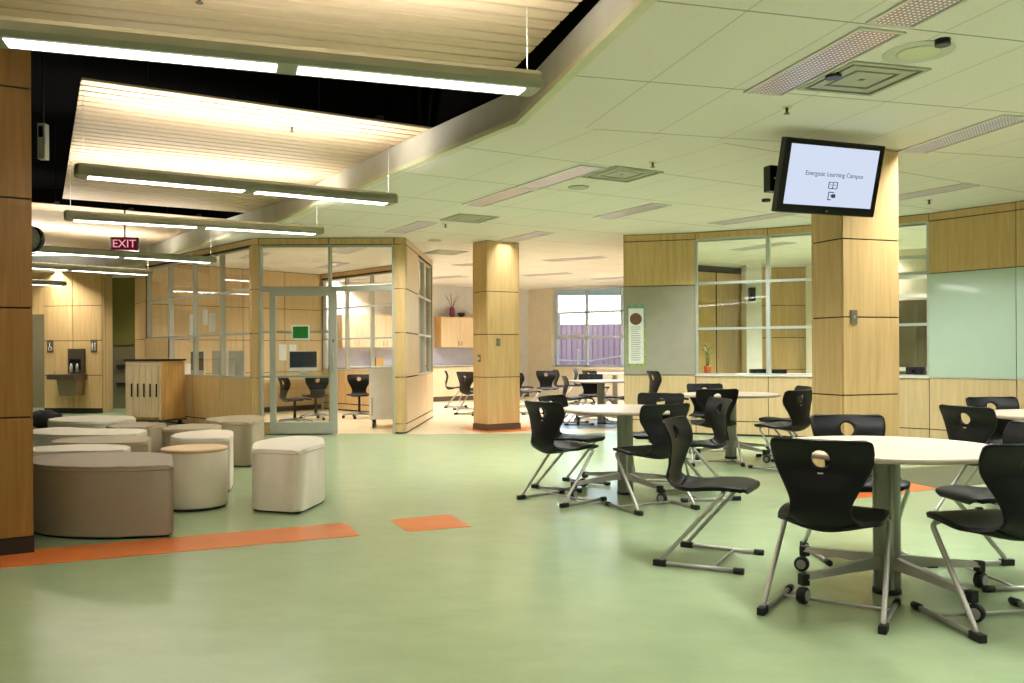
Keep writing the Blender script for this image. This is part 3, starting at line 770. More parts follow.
def sprinkler(c, label, z=ZC):
    t = thing('ceiling_sprinkler', label, 'sprinkler', (c[0], c[1], z), 0, 'ceiling sprinklers')
    MB(M['gypedge']).lathe([(.035, -.006), (.035, 0)], (0, 0, 0), 16).build('escutcheon', t)
    MB(M['darkmetal']).lathe([(.022, -.05), (.022, -.046), (.007, -.044), (.012, -.006)], (0, 0, 0), 12).build('sprinkler_head', t)
sprinkler((2.0, 6.3), 'sprinkler head in the ceiling above the television')
sprinkler((1.32, 8.1), 'sprinkler head right of the middle vent')
sprinkler((-.9, 11.9), 'sprinkler head above the middle column, left')
sprinkler((4.9, 10.2), 'sprinkler head above the first whiteboard')
sprinkler((-1.75, 4.9), 'sprinkler head in the nearest slatted ceiling panel', 3.25)
sprinkler((-1.95, 7.75), 'sprinkler head in the second slatted ceiling panel', 3.25)

# hanging linear lights
def pendant(p, ang, label, L_=2.62, z=2.62, up=26, down=12):
    t = thing('hanging_light', label, 'hanging light', (p[0], p[1], z), ang, 'long hanging lights')
    h = MB(M['pend'])
    prof = [(-.085, .05), (-.105, .025), (-.105, -.015), (-.088, -.04), (.088, -.04), (.105, -.015), (.105, .025), (.085, .05)]
    rings = []
    for x, k in ((0, .8), (.02, 1), (L_ - .02, 1), (L_, .8)):
        rings.append([h.bm.verts.new((x, y * k, zz * k)) for y, zz in prof])
    for a, b in zip(rings[:-1], rings[1:]):
        for i in range(len(prof)):
            f = h.bm.faces.new((a[i], a[(i + 1) % 8], b[(i + 1) % 8], b[i])); f.smooth = False
    h.bm.faces.new(rings[0]); h.bm.faces.new(rings[-1][::-1]); h.build('housing', t)
    half = (L_ - .28) / 2
    for x0 in (.09, L_ / 2 + .05):
        MB(M['lens']).box(x0, x0 + half, -.058, .058, -.044, -.0405).build('lens', t)
    MB(M['uplens']).box(.1, L_ - .1, -.05, .05, .0505, .054).build('upper_lens', t)
    for x in (.06, L_ - .06):
        MB(M['cable']).tube([(x, 0, .04), (x, 0, 3.25 - z)], .0025, 5).build('cable', t)
    for nm, e, zz, rx in (('lamp_up', up, .058, PI), ('lamp_down', down, -.052, 0)):
        l = bpy.data.lights.new(nm, 'AREA'); l.shape = 'RECTANGLE'; l.size = L_ - .2; l.size_y = .1; l.energy = e; l.color = (1, .965, .92)
        lo = bpy.data.objects.new(nm, l); COL.objects.link(lo); lo.parent = t; lo.location = (L_ / 2, 0, zz); lo.rotation_euler = (rx, 0, 0)
        if rx: l.spread = math.radians(150)
PD = [((-2.34, 3.86), 18.3, 'nearest and largest hanging light at the top left of the view'),
      ((-3.31, 6.6), 31, 'second hanging light from the front, under the second slatted panel'),
      ((-4.49, 8.73), 27, 'third hanging light from the front, below the dark gap between panels'),
      ((-6.45, 11.3), 39, 'fourth hanging light from the front, just under the exit sign'),
      ((-8.0, 13.0), 45, 'fifth hanging light from the front, left of the glazed office corner'),
      ((-10.6, 15.2), 45, 'farthest hanging light, short end visible beside the left column')]
for k_, (p, a, lb) in enumerate(PD): pendant(p, math.radians(a), lb, z=2.66 if k_ == 0 else 2.62)
pendant((-1.2, 1.0), math.radians(12), 'unseen hanging light added to brighten the hall behind the view')  # unseen pendant added beyond the frame for its light
pendant((-5.0, 2.2), math.radians(15), 'unseen hanging light added to brighten the hall left of the view')  # second unseen pendant, likewise added for its light

# exit sign
ex = thing('exit_sign', 'dark red lit EXIT sign hanging in front of the farthest slatted panel', 'exit sign', (-5.42, 12.2, 2.775), math.radians(8))
MB(M['blackish']).box(-.185, .185, -.03, .03, -.095, .095, bev=.006).build('sign_case', ex)
MB(M['exit']).box(-.165, .165, -.034, -.0305, -.08, .08).build('sign_face', ex)
def text(body, size, m, parent, nm, M_, ext=.001):
    c = bpy.data.curves.new(nm, 'FONT'); c.body = body; c.size = size; c.align_x = 'CENTER'; c.align_y = 'CENTER'; c.extrude = ext
    c.materials.append(m); o = bpy.data.objects.new(nm, c); COL.objects.link(o); bpy.context.view_layer.update()
    me = bpy.data.meshes.new_from_object(o.evaluated_get(bpy.context.evaluated_depsgraph_get())); bpy.data.objects.remove(o); bpy.data.curves.remove(c)
    o = bpy.data.objects.new(nm, me); COL.objects.link(o); o.parent = parent; o.matrix_local = M_; return o
RX = Matrix.Rotation(PI / 2, 4, 'X')
text('EXIT', .155, M['exitw'], ex, 'sign_lettering', Matrix.Translation((0, -.036, 0)) @ RX)
MB(M['blackish']).tube([(0, 0, .095), (0, 0, .475)], .012, 8).build('sign_stem', ex)

# wall clock on a bracket of the hidden column
ck = thing('wall_clock', 'round black rimmed clock half hidden by the left wood column', 'clock', (-5.69, 10.3, 2.60), math.radians(-8))
MB(M['plastic_dark']).lathe([(.14, -.03), (.155, -.04), (.155, .04), (.14, .03)], (0, 0, 0), 32, None, 'y').build('clock_rim', ck)
MB(M['clockface']).lathe([(.139, -.034), (.139, .034)], (0, 0, 0), 32, None, 'y').build('clock_face', ck)
hb = MB(M['plastic_dark']); hb.tube([(0, -.036, 0), (.05, -.036, .03)], .005, 6); hb.tube([(0, -.036, 0), (.01, -.036, -.09)], .004, 6)
for k in range(12):
    a = k * PI / 6; hb.tube([(math.cos(a) * .11, -.036, math.sin(a) * .11), (math.cos(a) * .13, -.036, math.sin(a) * .13)], .004, 4)
hb.build('clock_hands', ck)
MB(M['plastic_dark']).box(-.32, -.14, -.015, .015, -.02, .02).build('clock_bracket', ck)
# emergency battery light in the dark void
em = thing('emergency_light', 'small white box light fixed in the dark ceiling void beside the left column', 'emergency light', (-4.30, 8.0, 3.02), 0)
MB(M['lightgrey']).box(-.035, .035, -.04, .04, 0, .33, bev=.01).build('light_case', em); MB(M['plastic_dark']).box(-.02, .02, -.045, -.04, .2, .3).build('lamp_head', em)
MB(M['blackish']).tube([(0, 0, .33), (0, 0, 1.56)], .012, 8).build('sign_stem', em)

# ------------------------------------------------------------------ television
tv = thing('television', 'black framed wall television with lit white screen mounted on the right wood column', 'television')
o_ = Vector((2.159, 6.8, 2.90)); yaw = math.radians(20); tilt = math.radians(14)
TM = Matrix.Translation(o_) @ Matrix.Rotation(yaw, 4, 'Z') @ Matrix.Rotation(-tilt, 4, 'X').inverted().inverted()
# local: x right, z up (0 at top edge), y into the wall side; top leans toward the viewer
TM = Matrix.Translation(o_) @ Matrix.Rotation(yaw, 4, 'Z') @ Matrix.Rotation(tilt, 4, 'X')
W_, H_ = .975, .585
def tvp(mb, nm): o = mb.build(nm, tv); o.matrix_local = TM; return o
tvp(MB(M['plastic_dark']).box(0, W_, 0, .07, -H_, 0, bev=.012), 'tv_case')
tvp(MB(M['screen']).box(.055, W_ - .055, -.003, -.0005, -H_ + .07, -.045), 'screen')
tvp(MB(M['plastic_dark']).box(.2, W_ - .2, .07, .12, -H_ + .08, -.1), 'tv_back')
text('Energetic Learning Campus', .052, M['ink'], tv, 'screen_text', TM @ Matrix.Translation((W_ * .52, -.005, -.262)) @ RX, .0005)
ic = MB(M['inkblue'])
cx, cz = W_ * .52, -.345   # open book and a round emblem under the words
def q(x0, x1, z0, z1): ic.box(cx + x0, cx + x1, -.006, -.004, cz + z0, cz + z1)
q(-.045, -.038, -.025, .025); q(.038, .045, -.025, .025); q(-.003, .003, -.028, .02); q(-.04, .0, -.03, -.024); q(0, .04, -.03, -.024); q(-.04, .0, .02, .025); q(0, .04, .022, .027)
q(-.03, -.008, 0, .004); q(.008, .03, 0, .004)
q(-.035, -.028, -.12, -.055); q(-.035, .02, -.06, -.053); q(-.035, .0, -.12, -.113); q(.0, .038, -.1, -.07); q(-.012, .006, -.09, -.08)
tvp(ic, 'screen_emblem')
text('LG', .02, M['lightgrey'], tv, 'brand_mark', TM @ Matrix.Translation((W_ * .5, -.002, -H_ + .03)) @ RX, .0003)
# wall arm from the column to the set
MB(M['plastic_dark']).tube([frR @ Vector((.2, 0, 2.62)), TM @ Vector((.62, .11, -.3))], .035, 8).build('mounting_arm', tv)
mp_ = thing('media_player', 'small black box fixed left of the television', 'media player', TM @ Vector((.055, .14, -.325)), yaw)
MB(M['plastic_dark']).box(-.055, .06, .0, .09, -.105, .105, bev=.008).build('player_case', mp_)
MB(M['lightgrey']).lathe([(.008, -.002), (.008, 0)], (-.01, 0, 0), 10, None, 'y').build('player_button', mp_)
for k, (fr_, xx, zz, lb) in enumerate(((frR, .08, 1.515, 'grey switch plate on the right wood column'), (frM, .17, 1.39, 'grey thermostat on the right face of the middle column'))):
    t_ = thing('switch_plate', lb, 'switch plate'); MB(M['plate']).box(xx, xx + .07, -.012, 0, zz - .06, zz + .06, None, fr_, .003).build('plate', t_); MB(M['lightgrey']).box(xx + .028, xx + .042, -.018, -.012, zz - .015, zz + .015, None, fr_).build('toggle', t_)
t_ = thing('card_reader', 'small grey plate on the amber side of the middle column', 'switch plate'); MB(M['plate']).box(-.012, 0, .2, .27, 1.08, 1.2, None, frM).build('plate', t_); MB(M['paper']).box(-.015, -.012, .215, .255, 1.12, 1.15, None, frM).build('label_strip', t_)

# ------------------------------------------------------------------ chairs
PROF = [(.236, .424), (.240, .440), (.222, .452), (.185, .460), (.12, .462), (.04, .452), (-.04, .430), (-.10, .413), (-.15, .406), (-.19, .418), (-.218, .454), (-.232, .515), (-.230, .58), (-.216, .64), (-.206, .69), (-.214, .74), (-.234, .785), (-.252, .825)]
WID = [.27, .35, .40, .445, .478, .485, .475, .44, .38, .315, .275, .27, .312, .37, .418, .442, .450, .442]
def spline(vals, t):
    n = len(vals) - 1; u = t * n; i = min(int(u), n - 1); f = u - i
    p = [vals[max(0, min(n, i + k))] for k in (-1, 0, 1, 2)]
    return .5 * (2 * p[1] + (-p[0] + p[2]) * f + (2 * p[0] - 5 * p[1] + 4 * p[2] - p[3]) * f * f + (-p[0] + 3 * p[1] - 3 * p[2] + p[3]) * f ** 3)
def shell(t0, t1, nv, nu, hole=False, th=.012, cut=None):
    """a moulded sheet: a piece of the seat and back surface, with thickness and an optional round hand hole"""
    ys = [p[0] for p in PROF]; zs = [p[1] for p in PROF]
    hc, hr = (0.0, .738), .041
    def P(u, t):
        w = spline(WID, t) / 2
        if t > .965:        # rounded upper corners
            k = (t - .965) / .035; w -= .03 * (1 - math.sqrt(max(0, 1 - k * k)))
        y = spline(ys, t); z = spline(zs, t); x = u * w
        back = max(0, min(1, (z - .46) / .1)) if t > .5 else 0
        bend = math.exp(-((t - .50) / .15) ** 2)
        y += back * .035 * u * u; z += (1 - back) * (-.008 * u * u * abs(u) if t > .1 else 0) + bend * .052 * u * u
        return Vector((x, y, z))
    bm = bmesh.new(); g = []
    for j in range(nv + 1):
        t = t0 + (t1 - t0) * j / nv
        g.append([P(-1 + 2 * i / nu, t) for i in range(nu + 1)])
    def nrm(j, i):
        a = g[min(j + 1, nv)][i] - g[max(j - 1, 0)][i]; b = g[j][min(i + 1, nu)] - g[j][max(i - 1, 0)]
        return b.cross(a).normalized()
    N = [[nrm(j, i) for i in range(nu + 1)] for j in range(nv + 1)]
    keep = {}
    if hole:   # drop the faces inside the hole, then pull its border onto the circle
        for j in range(nv):
            for i in range(nu):
                c = (g[j][i] + g[j][i + 1] + g[j + 1][i + 1] + g[j + 1][i]) / 4
                keep[(j, i)] = math.hypot(c.x - hc[0], c.z - hc[1]) > hr
        def touches(j, i):
            ks = [keep.get((jj, ii), True) for jj in (j - 1, j) for ii in (i - 1, i) if 0 <= jj < nv and 0 <= ii < nu]
            return any(ks) and not all(ks)
        for j in range(nv + 1):
            for i in range(nu + 1):
                if touches(j, i):
                    v = g[j][i]; dx, dz = v.x - hc[0], v.z - hc[1]; r = math.hypot(dx, dz) or 1
                    nx, nz = hc[0] + dx / r * hr, hc[1] + dz / r * hr
                    v.x = nx; dzz = nz - v.z; v.z = nz
    A = [[bm.verts.new(g[j][i] + N[j][i] * th / 2) for i in range(nu + 1)] for j in range(nv + 1)]
    B = [[bm.verts.new(g[j][i] - N[j][i] * th / 2) for i in range(nu + 1)] for j in range(nv + 1)]
    edge = {}
    for j in range(nv):
        for i in range(nu):
            if hole and not keep[(j, i)]: continue
            ids = ((j, i), (j, i + 1), (j + 1, i + 1), (j + 1, i))
            f = bm.faces.new([A[a][b] for a, b in ids]); f.smooth = True
            f = bm.faces.new([B[a][b] for a, b in ids[::-1]]); f.smooth = True
            for k in range(4):
                e = (ids[k], ids[(k + 1) % 4])
                if (e[1], e[0]) in edge: edge.pop((e[1], e[0]))
                else: edge[e] = 1
    for (a, b) in edge:
        f = bm.faces.new((A[b[0]][b[1]], A[a[0]][a[1]], B[a[0]][a[1]], B[b[0]][b[1]])); f.smooth = False
    for v in [v for v in bm.verts if not v.link_faces]: bm.verts.remove(v)
    m = MB(M['chair']); m.bm.free(); m.bm = bm; return m
TSPLIT = .53
def add_shell(t):
    shell(0, TSPLIT, 22, 16, th=.020).build('seat', t)
    b = shell(TSPLIT, 1, 34, 30, True, th=.012).build('backrest', t)
    MB(M['lightgrey']).box(-.012, .012, -.222, -.219, .668, .674).build('maker_mark', b)
def make_chair():
    t = thing('swing_chair', 'x', 'chair', group='black cantilever chairs')
    add_shell(t)
    for s in (-1, 1):
        path = sweepfillet([(s * .06, .10, .444), (s * .17, .125, .442), (s * .236, .13, .425), (s * .262, -.232, .018), (s * .252, .225, .016)], .045, 5)
        l = MB(M['steel']).tube(path, .0125, 10).build('leg', t)
        MB(M['rubber']).box(s * .262 - .018, s * .262 + .018, -.262, -.185, 0, .036, bev=.008).build('rear_foot_cap', l)
        MB(M['rubber']).tube([(s * .2525, .195, .0175), (s * .252, .25, .0175)], .0175, 10).build('front_foot_cap', l)
    MB(M['steel']).tube([(-.255, .075, .018), (.255, .075, .018)], .008, 8).build('stretcher', t)
    MB(M['rubber']).box(-.12, .12, .02, .16, .440, .452, bev=.004).build('seat_bracket', t)
    return t
CH = make_chair(); first = [True]
def chair(x, y, fx, fy, label, group='black cantilever chairs'):
    rz = math.atan2(-fx, fy)
    if first[0]:
        first[0] = False; CH.location = (x, y, 0); CH.rotation_euler = (0, 0, rz); CH['label'] = label; CH['group'] = group; return CH
    return dup(CH, (x, y, 0), rz, label, group)
G1 = 'chairs around the nearest table'; G2 = 'chairs around the middle table'; G3 = 'chairs around the table by the interior windows'; G4 = 'chairs around the table at the right edge'; G5 = 'chairs of the far dining room'
chair(1.50, 4.10, .53, .85, 'black chair seen from behind in the foreground, tucked at the nearest round table', G1)
chair(2.18, 3.91, -.13, .99, 'large black chair cut by the right edge, in front of the nearest table', G1)
chair(2.06, 5.17, -.05, -1, 'black chair on the far side of the nearest table, backrest showing above its top', G1)
chair(2.60, 4.66, -1, -.08, 'black chair right of the nearest table, behind the foreground chair at the right edge', G1)
chair(1.16, 5.10, .88, -.47, 'black chair in side profile standing alone between the nearest and middle tables', G1)
chair(.41, 7.2, .77, .64, 'black chair at the left of the middle table, the nearer of the two there', G2)
chair(.54, 7.92, .81, -.58, 'black chair at the left of the middle table, mostly hidden behind the nearer one', G2)
chair(1.08, 6.83, -.44, .9, 'black chair in front of the middle table, seen from behind right of its post', G2)
chair(1.36, 8.2, -.35, -.94, 'black chair behind the middle table, only its top edge showing', G2)
chair(1.56, 7.35, -.98, -.2, 'black chair turned away in front of the table by the windows, seat pointing left', G2)
chair(2.2, 9.5, .05, 1, 'black chair with straight front legs seen from behind at the window-side table', G3)
chair(2.40, 10.62, .02, -1, 'black chair on the far side of the window-side table, its top edge by the wall', G3)
chair(2.83, 9.06, -.52, .85, 'black chair right of the window-side table with its round hole showing, the nearer of two', G3)
chair(3.09, 9.85, -1, -.05, 'black chair right of the window-side table, behind the nearer one', G3)
chair(3.42, 6.27, .92, .38, 'black chair left of the right-edge table, oval looking hole in its back', G4)
chair(4.06, 7.14, .05, -1, 'black chair behind the right-edge table against the wood wall', G4)
FC = [(-1.27, 19.6, 1, .05, 'far black chair in side view in front of the kitchen cabinets, leftmost'),
      (-.9, 18.8, .5, .85, 'far black chair seen from behind beside the leftmost one'),
      (-.78, 17.3, .7, .7, 'far black chair half hidden by the left edge of the middle column'),
      (.28, 17.4, .85, .5, 'far black chair peeking out at the right edge of the middle column, nearer one'),
      (.2, 19.6, .9, .2, 'far black chair at the right edge of the middle column, farther one'),
      (.77, 19.0, .1, -1, 'far black chair facing the room left of the bright window'),
      (1.22, 20.4, .9, .2, 'far black chair directly below the left edge of the bright window'),
      (1.10, 14.85, .98, .1, 'far black chair at the left of the white far table, hole in its back'),
      (1.45, 15.85, 0, -1, 'far black chair behind the nearer white far table'),
      (1.85, 19.2, .6, .5, 'far black chair in front of the farther white table'),
      (1.72, 20.9, .9, -.2, 'small far black chair in side view below the window centre'),
      (1.80, 15.05, -1, 0, 'far black chair right of the nearer white far table, at the wall edge')]
for x, y, fx, fy, lb in FC: chair(x, y, fx, fy, lb, G5)

# ------------------------------------------------------------------ tables
def make_table(R=.55):
    t = thing('round_table', 'x', 'table', group='round tables on wheeled pedestals')
    MB(M['ttop'], M['tedge']).lathe([(R - .012, .712), (R, .718), (R, .734), (R - .006, .74), (R - .02, .7405)], (0, 0, 0), 72).build('tabletop', t)
    c = MB(M['steel_t'])
    c.lathe([(.062, .02), (.062, .70), (.12, .705), (.12, .711)], (0, 0, 0), 20)
    for k in range(4):
        a = k * PI / 2; c.box(-.008, .008, .058, .068, .03, .70, None, Matrix.Rotation(a, 4, 'Z'))
    c.build('pedestal', t)
    MB(M['rubber']).lathe([(.07, 0), (.07, .022)], (0, 0, 0), 20).build('pedestal_foot', t)
    for deg in (8, 122, 200, 290):
        a = math.radians(deg); R_ = Matrix.Rotation(a, 4, 'Z')
        l = MB(M['steel_t'])
        pts = [(.05, .19, .13), (.25, .165, .125), (.50, .135, .112)]
        vs = []
        for x, z1, z0 in pts: vs.append([l.bm.verts.new(R_ @ Vector((x, yy, zz))) for yy, zz in ((-.024, z0), (.024, z0), (.016, z1), (-.016, z1))])
        for p, q_ in zip(vs[:-1], vs[1:]):
            for i in range(4): l.bm.faces.new((p[i], p[(i + 1) % 4], q_[(i + 1) % 4], q_[i]))
        l.bm.faces.new(vs[0]); l.bm.faces.new(vs[-1][::-1]); lo = l.build('leg', t)
        MB(M['rubber']).box(.49, .53, -.022, .022, .085, .14, None, R_, .006).build('caster_mount', lo)
        w = MB(M['rubber']); w.lathe([(.034, -.022), (.04, -.016), (.04, .016), (.034, .022)], (0, 0, 0), 20, None, 'y')
        w.lathe([(.026, -.026), (.026, .026)], (0, 0, 0), 16, M['hub'], 'y')
        wo = w.build('caster', lo); wo.matrix_local = R_ @ Matrix.Translation((.505, 0, .0405)) @ Matrix.Rotation(.5, 4, 'Z') @ Matrix.Translation((.02, 0, 0))
    return t
T = make_table(); T.location = (1.89, 4.40, 0); T['label'] = 'nearest round table in the right foreground, pale top on a grey post with wheels'
dup(T, (.97, 7.5, 0), .1, 'round pale table in the middle of the room with grey post and wheels')
dup(T, (2.51, 10.0, 0), .2, 'round pale table close to the wood wall under the interior windows')
dup(T, (4.16, 6.55, 0), .1, 'round pale table cut off by the right edge of the view')
dup(T, (1.52, 14.9, 0), .3, 'nearer white topped round table of the far dining room')
dup(T, (2.35, 19.9, 0), .6, 'farther white topped round table below the bright window')

# ------------------------------------------------------------------ ottomans
def smoothpoly(pts, n=5, k=.5):
    """Catmull-Rom outline through points; points given as (x, y, 1) stay sharp"""
    out = []; N = len(pts)
    for i in range(N):
        p0, p1, p2, p3 = pts[(i - 1) % N], pts[i], pts[(i + 1) % N], pts[(i + 2) % N]
        a0 = p1 if len(p1) > 2 else p0; a3 = p2 if len(p2) > 2 else p3
        for j in range(n):
            f = j / n; r = []
            for c in (0, 1):
                P = (a0[c], p1[c], p2[c], a3[c])
                r.append(.5 * (2 * P[1] + (-P[0] + P[2]) * f + (2 * P[0] - 5 * P[1] + 4 * P[2] - P[3]) * f * f + (-P[0] + 3 * P[1] - 3 * P[2] + P[3]) * f ** 3))
            out.append(tuple(r))
    return out
def ottoman(pts, h, m, label, top=None):
    cx = sum(p[0] for p in pts) / len(pts); cy = sum(p[1] for p in pts) / len(pts)
    q_ = [(p[0] - cx, p[1] - cy) + tuple(p[2:]) for p in pts]
    poly = smoothpoly(q_)
    t = thing('ottoman', label, 'ottoman', (cx, cy, 0), 0, 'upholstered ottomans')
    b = MB(m).prism(poly, .018, h, None, bev=.03, seg=4)
    for f in b.bm.faces: f.smooth = True
    o = b.build('cushion', t)
    md = o.modifiers.new('wn', 'WEIGHTED_NORMAL'); md.keep_sharp = False
    MB(M['blackish']).prism([(x * .94, y * .94) for x, y in poly], 0, .018).build('base', t)
    pip = [(x * 1.001, y * 1.001, h - .03) for x, y in poly]
    MB(top or m).tube(pip + [pip[0]], .0045, 6, caps=False).build('piping', t)
ottoman([(-2.27, 5.82, 1), (-2.55, 5.75), (-2.85, 5.75), (-3.2, 5.88), (-3.48, 6.2), (-3.45, 6.52, 1), (-2.95, 6.62), (-2.54, 6.48, 1)], .485, M['taupe'], 'largest dark taupe ottoman at the front beside the left column')
ottoman([(-1.62, 6.60, 1), (-2.02, 6.74, 1), (-2.14, 7.3), (-2.0, 7.75), (-1.72, 7.72), (-1.54, 7.15, 1)], .49, M['creamv'], 'cream ottoman standing apart on the right, nearest the orange floor stripe')
ottoman([(-2.49, 7.66, 1), (-2.88, 7.62), (-3.12, 7.95), (-3.05, 8.4), (-2.85, 8.5), (-2.65, 8.25)], .49, M['creamv'], 'cream ottoman directly behind the round stool with the tan top')
ottoman([(-2.82, 9.38, 1), (-3.18, 9.45, 1), (-3.48, 9.85), (-3.45, 10.3), (-3.1, 10.55), (-2.84, 9.95, 1)], .49, M['greyv'], 'grey-beige ottoman in front of the sliding office door')
ottoman([(-3.05, 8.78), (-3.45, 8.72), (-3.62, 9.05), (-3.5, 9.45), (-3.22, 9.36), (-3.04, 9.1)], .475, M['greyv'], 'low grey-beige ottoman between the office-side ottoman and the cream one behind the stool')
ottoman([(-3.78, 8.95, 1), (-4.05, 8.88, 1), (-4.32, 9.25), (-4.15, 9.6), (-3.78, 9.5, 1)], .48, M['taupe'], 'olive taupe ottoman with lighter tan top, behind the pale cluster', M['stooltop'])
ottoman([(-4.5, 9.9), (-4.75, 9.72), (-5.3, 9.95), (-5.45, 10.5), (-4.95, 10.75), (-4.5, 10.4)], .48, M['whitev'], 'off-white ottoman farthest back, in front of the drinking fountain')
ottoman([(-3.55, 8.25, 1), (-3.75, 8.12), (-4.3, 8.15), (-4.8, 8.5), (-4.7, 9.05), (-4.3, 8.8), (-3.7, 8.75)], .48, M['whitev'], 'long off-white ottoman second from the back in the left cluster')
ottoman([(-3.13, 7.45, 1), (-3.42, 7.35), (-3.9, 7.42), (-4.05, 7.75), (-3.75, 8.0), (-3.3, 7.95, 1)], .48, M['greyv'], 'grey-beige ottoman between two off-white ones in the left cluster')
ottoman([(-3.02, 6.82, 1), (-3.3, 6.75), (-3.75, 6.75), (-3.95, 7.0), (-3.7, 7.25), (-3.2, 7.2)], .48, M['whitev'], 'off-white ottoman just behind the large taupe one by the left column')
st = thing('stool', 'round cream stool with flat tan wooden top between the taupe and cream ottomans', 'stool', (-2.555, 6.99, 0), 0)
s1 = MB(M['creamv']).lathe([(.245, .018), (.253, .03), (.256, .2), (.253, .445), (.25, .452)], (0, 0, 0), 48); s1.build('stool_drum', st)
MB(M['stooltop']).lathe([(.248, .452), (.256, .458), (.256, .472), (.25, .478), (.2, .479)], (0, 0, 0), 48).build('stool_top', st)
MB(M['blackish']).lathe([(.238, 0), (.238, .018)], (0, 0, 0), 32).build('base', st)

# ------------------------------------------------------------------ wheeled tray cabinet and bag
cb = thing('wheeled_cabinet', 'maple cabinet on casters with five tall narrow doors beside the office glass', 'cabinet', (-5.87, 14.45, 0), math.radians(-20 + 180))
# local x runs along the front towards the left of the view, local -y... built in world axes for clarity
frK = Matrix.Translation((-5.83, 14.45, 0)) @ Matrix.Rotation(math.radians(-20), 4, 'Z')
cb.location = (0, 0, 0); cb.rotation_euler = (0, 0, 0)
cw, cd = .74, .56; z0, z1 = .14, 1.12
MB(M['cab']).box(-cw, 0, .0, cd, z0, z1, None, frK).build('carcass', cb)
MB(M['seam']).box(-cw - .02, .02, -.03, cd + .02, z1, z1 + .03, None, frK).build('cabinet_top', cb)
for k in range(5):
    a = -cw + .045 + k * (cw - .09) / 5
    d = MB(M['cab_front']).box(a + .006, a + (cw - .09) / 5 - .006, -.02, -.001, z0 + .04, z1 - .08, None, frK).build('cabinet_door', cb)
    MB(M['plastic_dark']).box(a + (cw - .09) / 5 - .04, a + (cw - .09) / 5 - .022, -.035, -.02, .52, .74, None, frK).build('handle', d)
MB(M['cab_front']).box(-cw, 0, -.012, -.001, z1 - .075, z1 - .002, None, frK).box(-cw, -cw + .04, -.012, -.001, z0, z1 - .08, None, frK).box(-.04, 0, -.012, -.001, z0, z1 - .08, None, frK).build('face_frame', cb)
MB(M['darkmetal']).box(-cw - .03, .03, -.03, cd + .02, z0 - .03, z0 - .002, None, frK).build('bottom_rail', cb)
for x in (-cw + .06, -.06):
    for y in (.05, cd - .05):
        w = MB(M['rubber']); w.lathe([(.048, -.015), (.05, -.01), (.05, .01), (.048, .015)], (x, y, .05), 16, None, 'x'); w.box(x - .02, x + .02, y - .02, y + .02, .09, .112)
        o = w.build('caster', cb); o.matrix_local = frK
bg = thing('black_bag', 'black fabric bag lying on the floor behind the left column', 'bag', (-7.9, 14.7, 0))
b = MB(M['bag'])
bmesh.ops.create_icosphere(b.bm, subdivisions=3, radius=.25, matrix=Matrix.Translation((0, 0, .14)) @ Matrix.Diagonal((1.2, .8, .62, 1)))
for v in b.bm.verts: v.co.z = max(0, v.co.z + .02 * math.sin(v.co.x * 30))
for f in b.bm.faces: f.smooth = True
b.build('bag_body', bg); MB(M['bag']).tube([(-.15, 0, .24), (-.1, 0, .285), (.08, 0, .285), (.13, 0, .25)], .012).build('bag_handle', bg)

# ------------------------------------------------------------------ office furniture
dk = thing('desk', 'long white office desk along the rear panels, seen through the sliding door', 'desk', (-4.86, 18.02, 0), math.radians(47))
MB(M['desk']).box(-1.2, 1.2, -.35, .35, .72, .755, bev=.004).build('desk_top', dk)
for x in (-1.1, 1.1):
    MB(M['steel']).box(x - .025, x + .025, -.3, .3, .0, .03).box(x - .02, x + .02, -.02, .02, .03, .72).build('leg', dk)
dk2 = thing('desk', 'white office desk standing along the left glass wing', 'desk', (-5.35, 15.45, 0), math.radians(-47))
MB(M['desk']).box(-1.2, 1.2, -.3, .3, .72, .755, bev=.004).build('desk_top', dk2)
for x in (-1.1, 1.1): MB(M['steel']).box(x - .025, x + .025, -.25, .25, .0, .03).box(x - .02, x + .02, -.02, .02, .03, .72).build('leg', dk2)
def computer(loc, rz, label, z=.756):
    t = thing('desktop_computer', label, 'computer', (loc[0], loc[1], z), rz, 'silver all-in-one computers')
    MB(M['alu_light']).box(-.29, .29, -.005, .02, .10, .53, bev=.006).build('casing', t)
    MB(M['screen_off']).box(-.28, .28, -.009, -.0055, .18, .52).build('dark_screen', t)
    s_ = MB(M['alu_light']); s_.box(-.09, .09, .0, .16, 0, .008); s_.box(-.08, .08, .06, .075, .008, .3); s_.build('stand', t)
    MB(M['white']).box(-.21, .21, -.26, -.14, 0, .012).build('keyboard', t)
    return t
c0 = computer((-4.42, 18.42), math.radians(20), 'large dark screened computer behind the glass of the sliding door')
dup(c0, (-5.75, 15.9, .756), math.radians(-47), 'computer with dark tall screen in the left office wing, farther from the door')
dup(c0, (-5.1, 15.2, .756), math.radians(133), 'computer turned away with pale back in the left office wing, nearer the door')
dup(c0, (-4.65, 14.72, .756), math.radians(133), 'computer turned away with pale back right at the office corner post')
pr_ = thing('printer', 'white box-shaped printer on the desk behind the wheeled cabinet', 'printer', (-6.15, 16.35, .756), math.radians(-47))
MB(M['white']).box(-.18, .18, -.15, .15, 0, .3, bev=.01).build('printer_body', pr_); MB(M['ventdark']).box(-.12, .12, -.155, -.15, .1, .15).build('paper_slot', pr_)
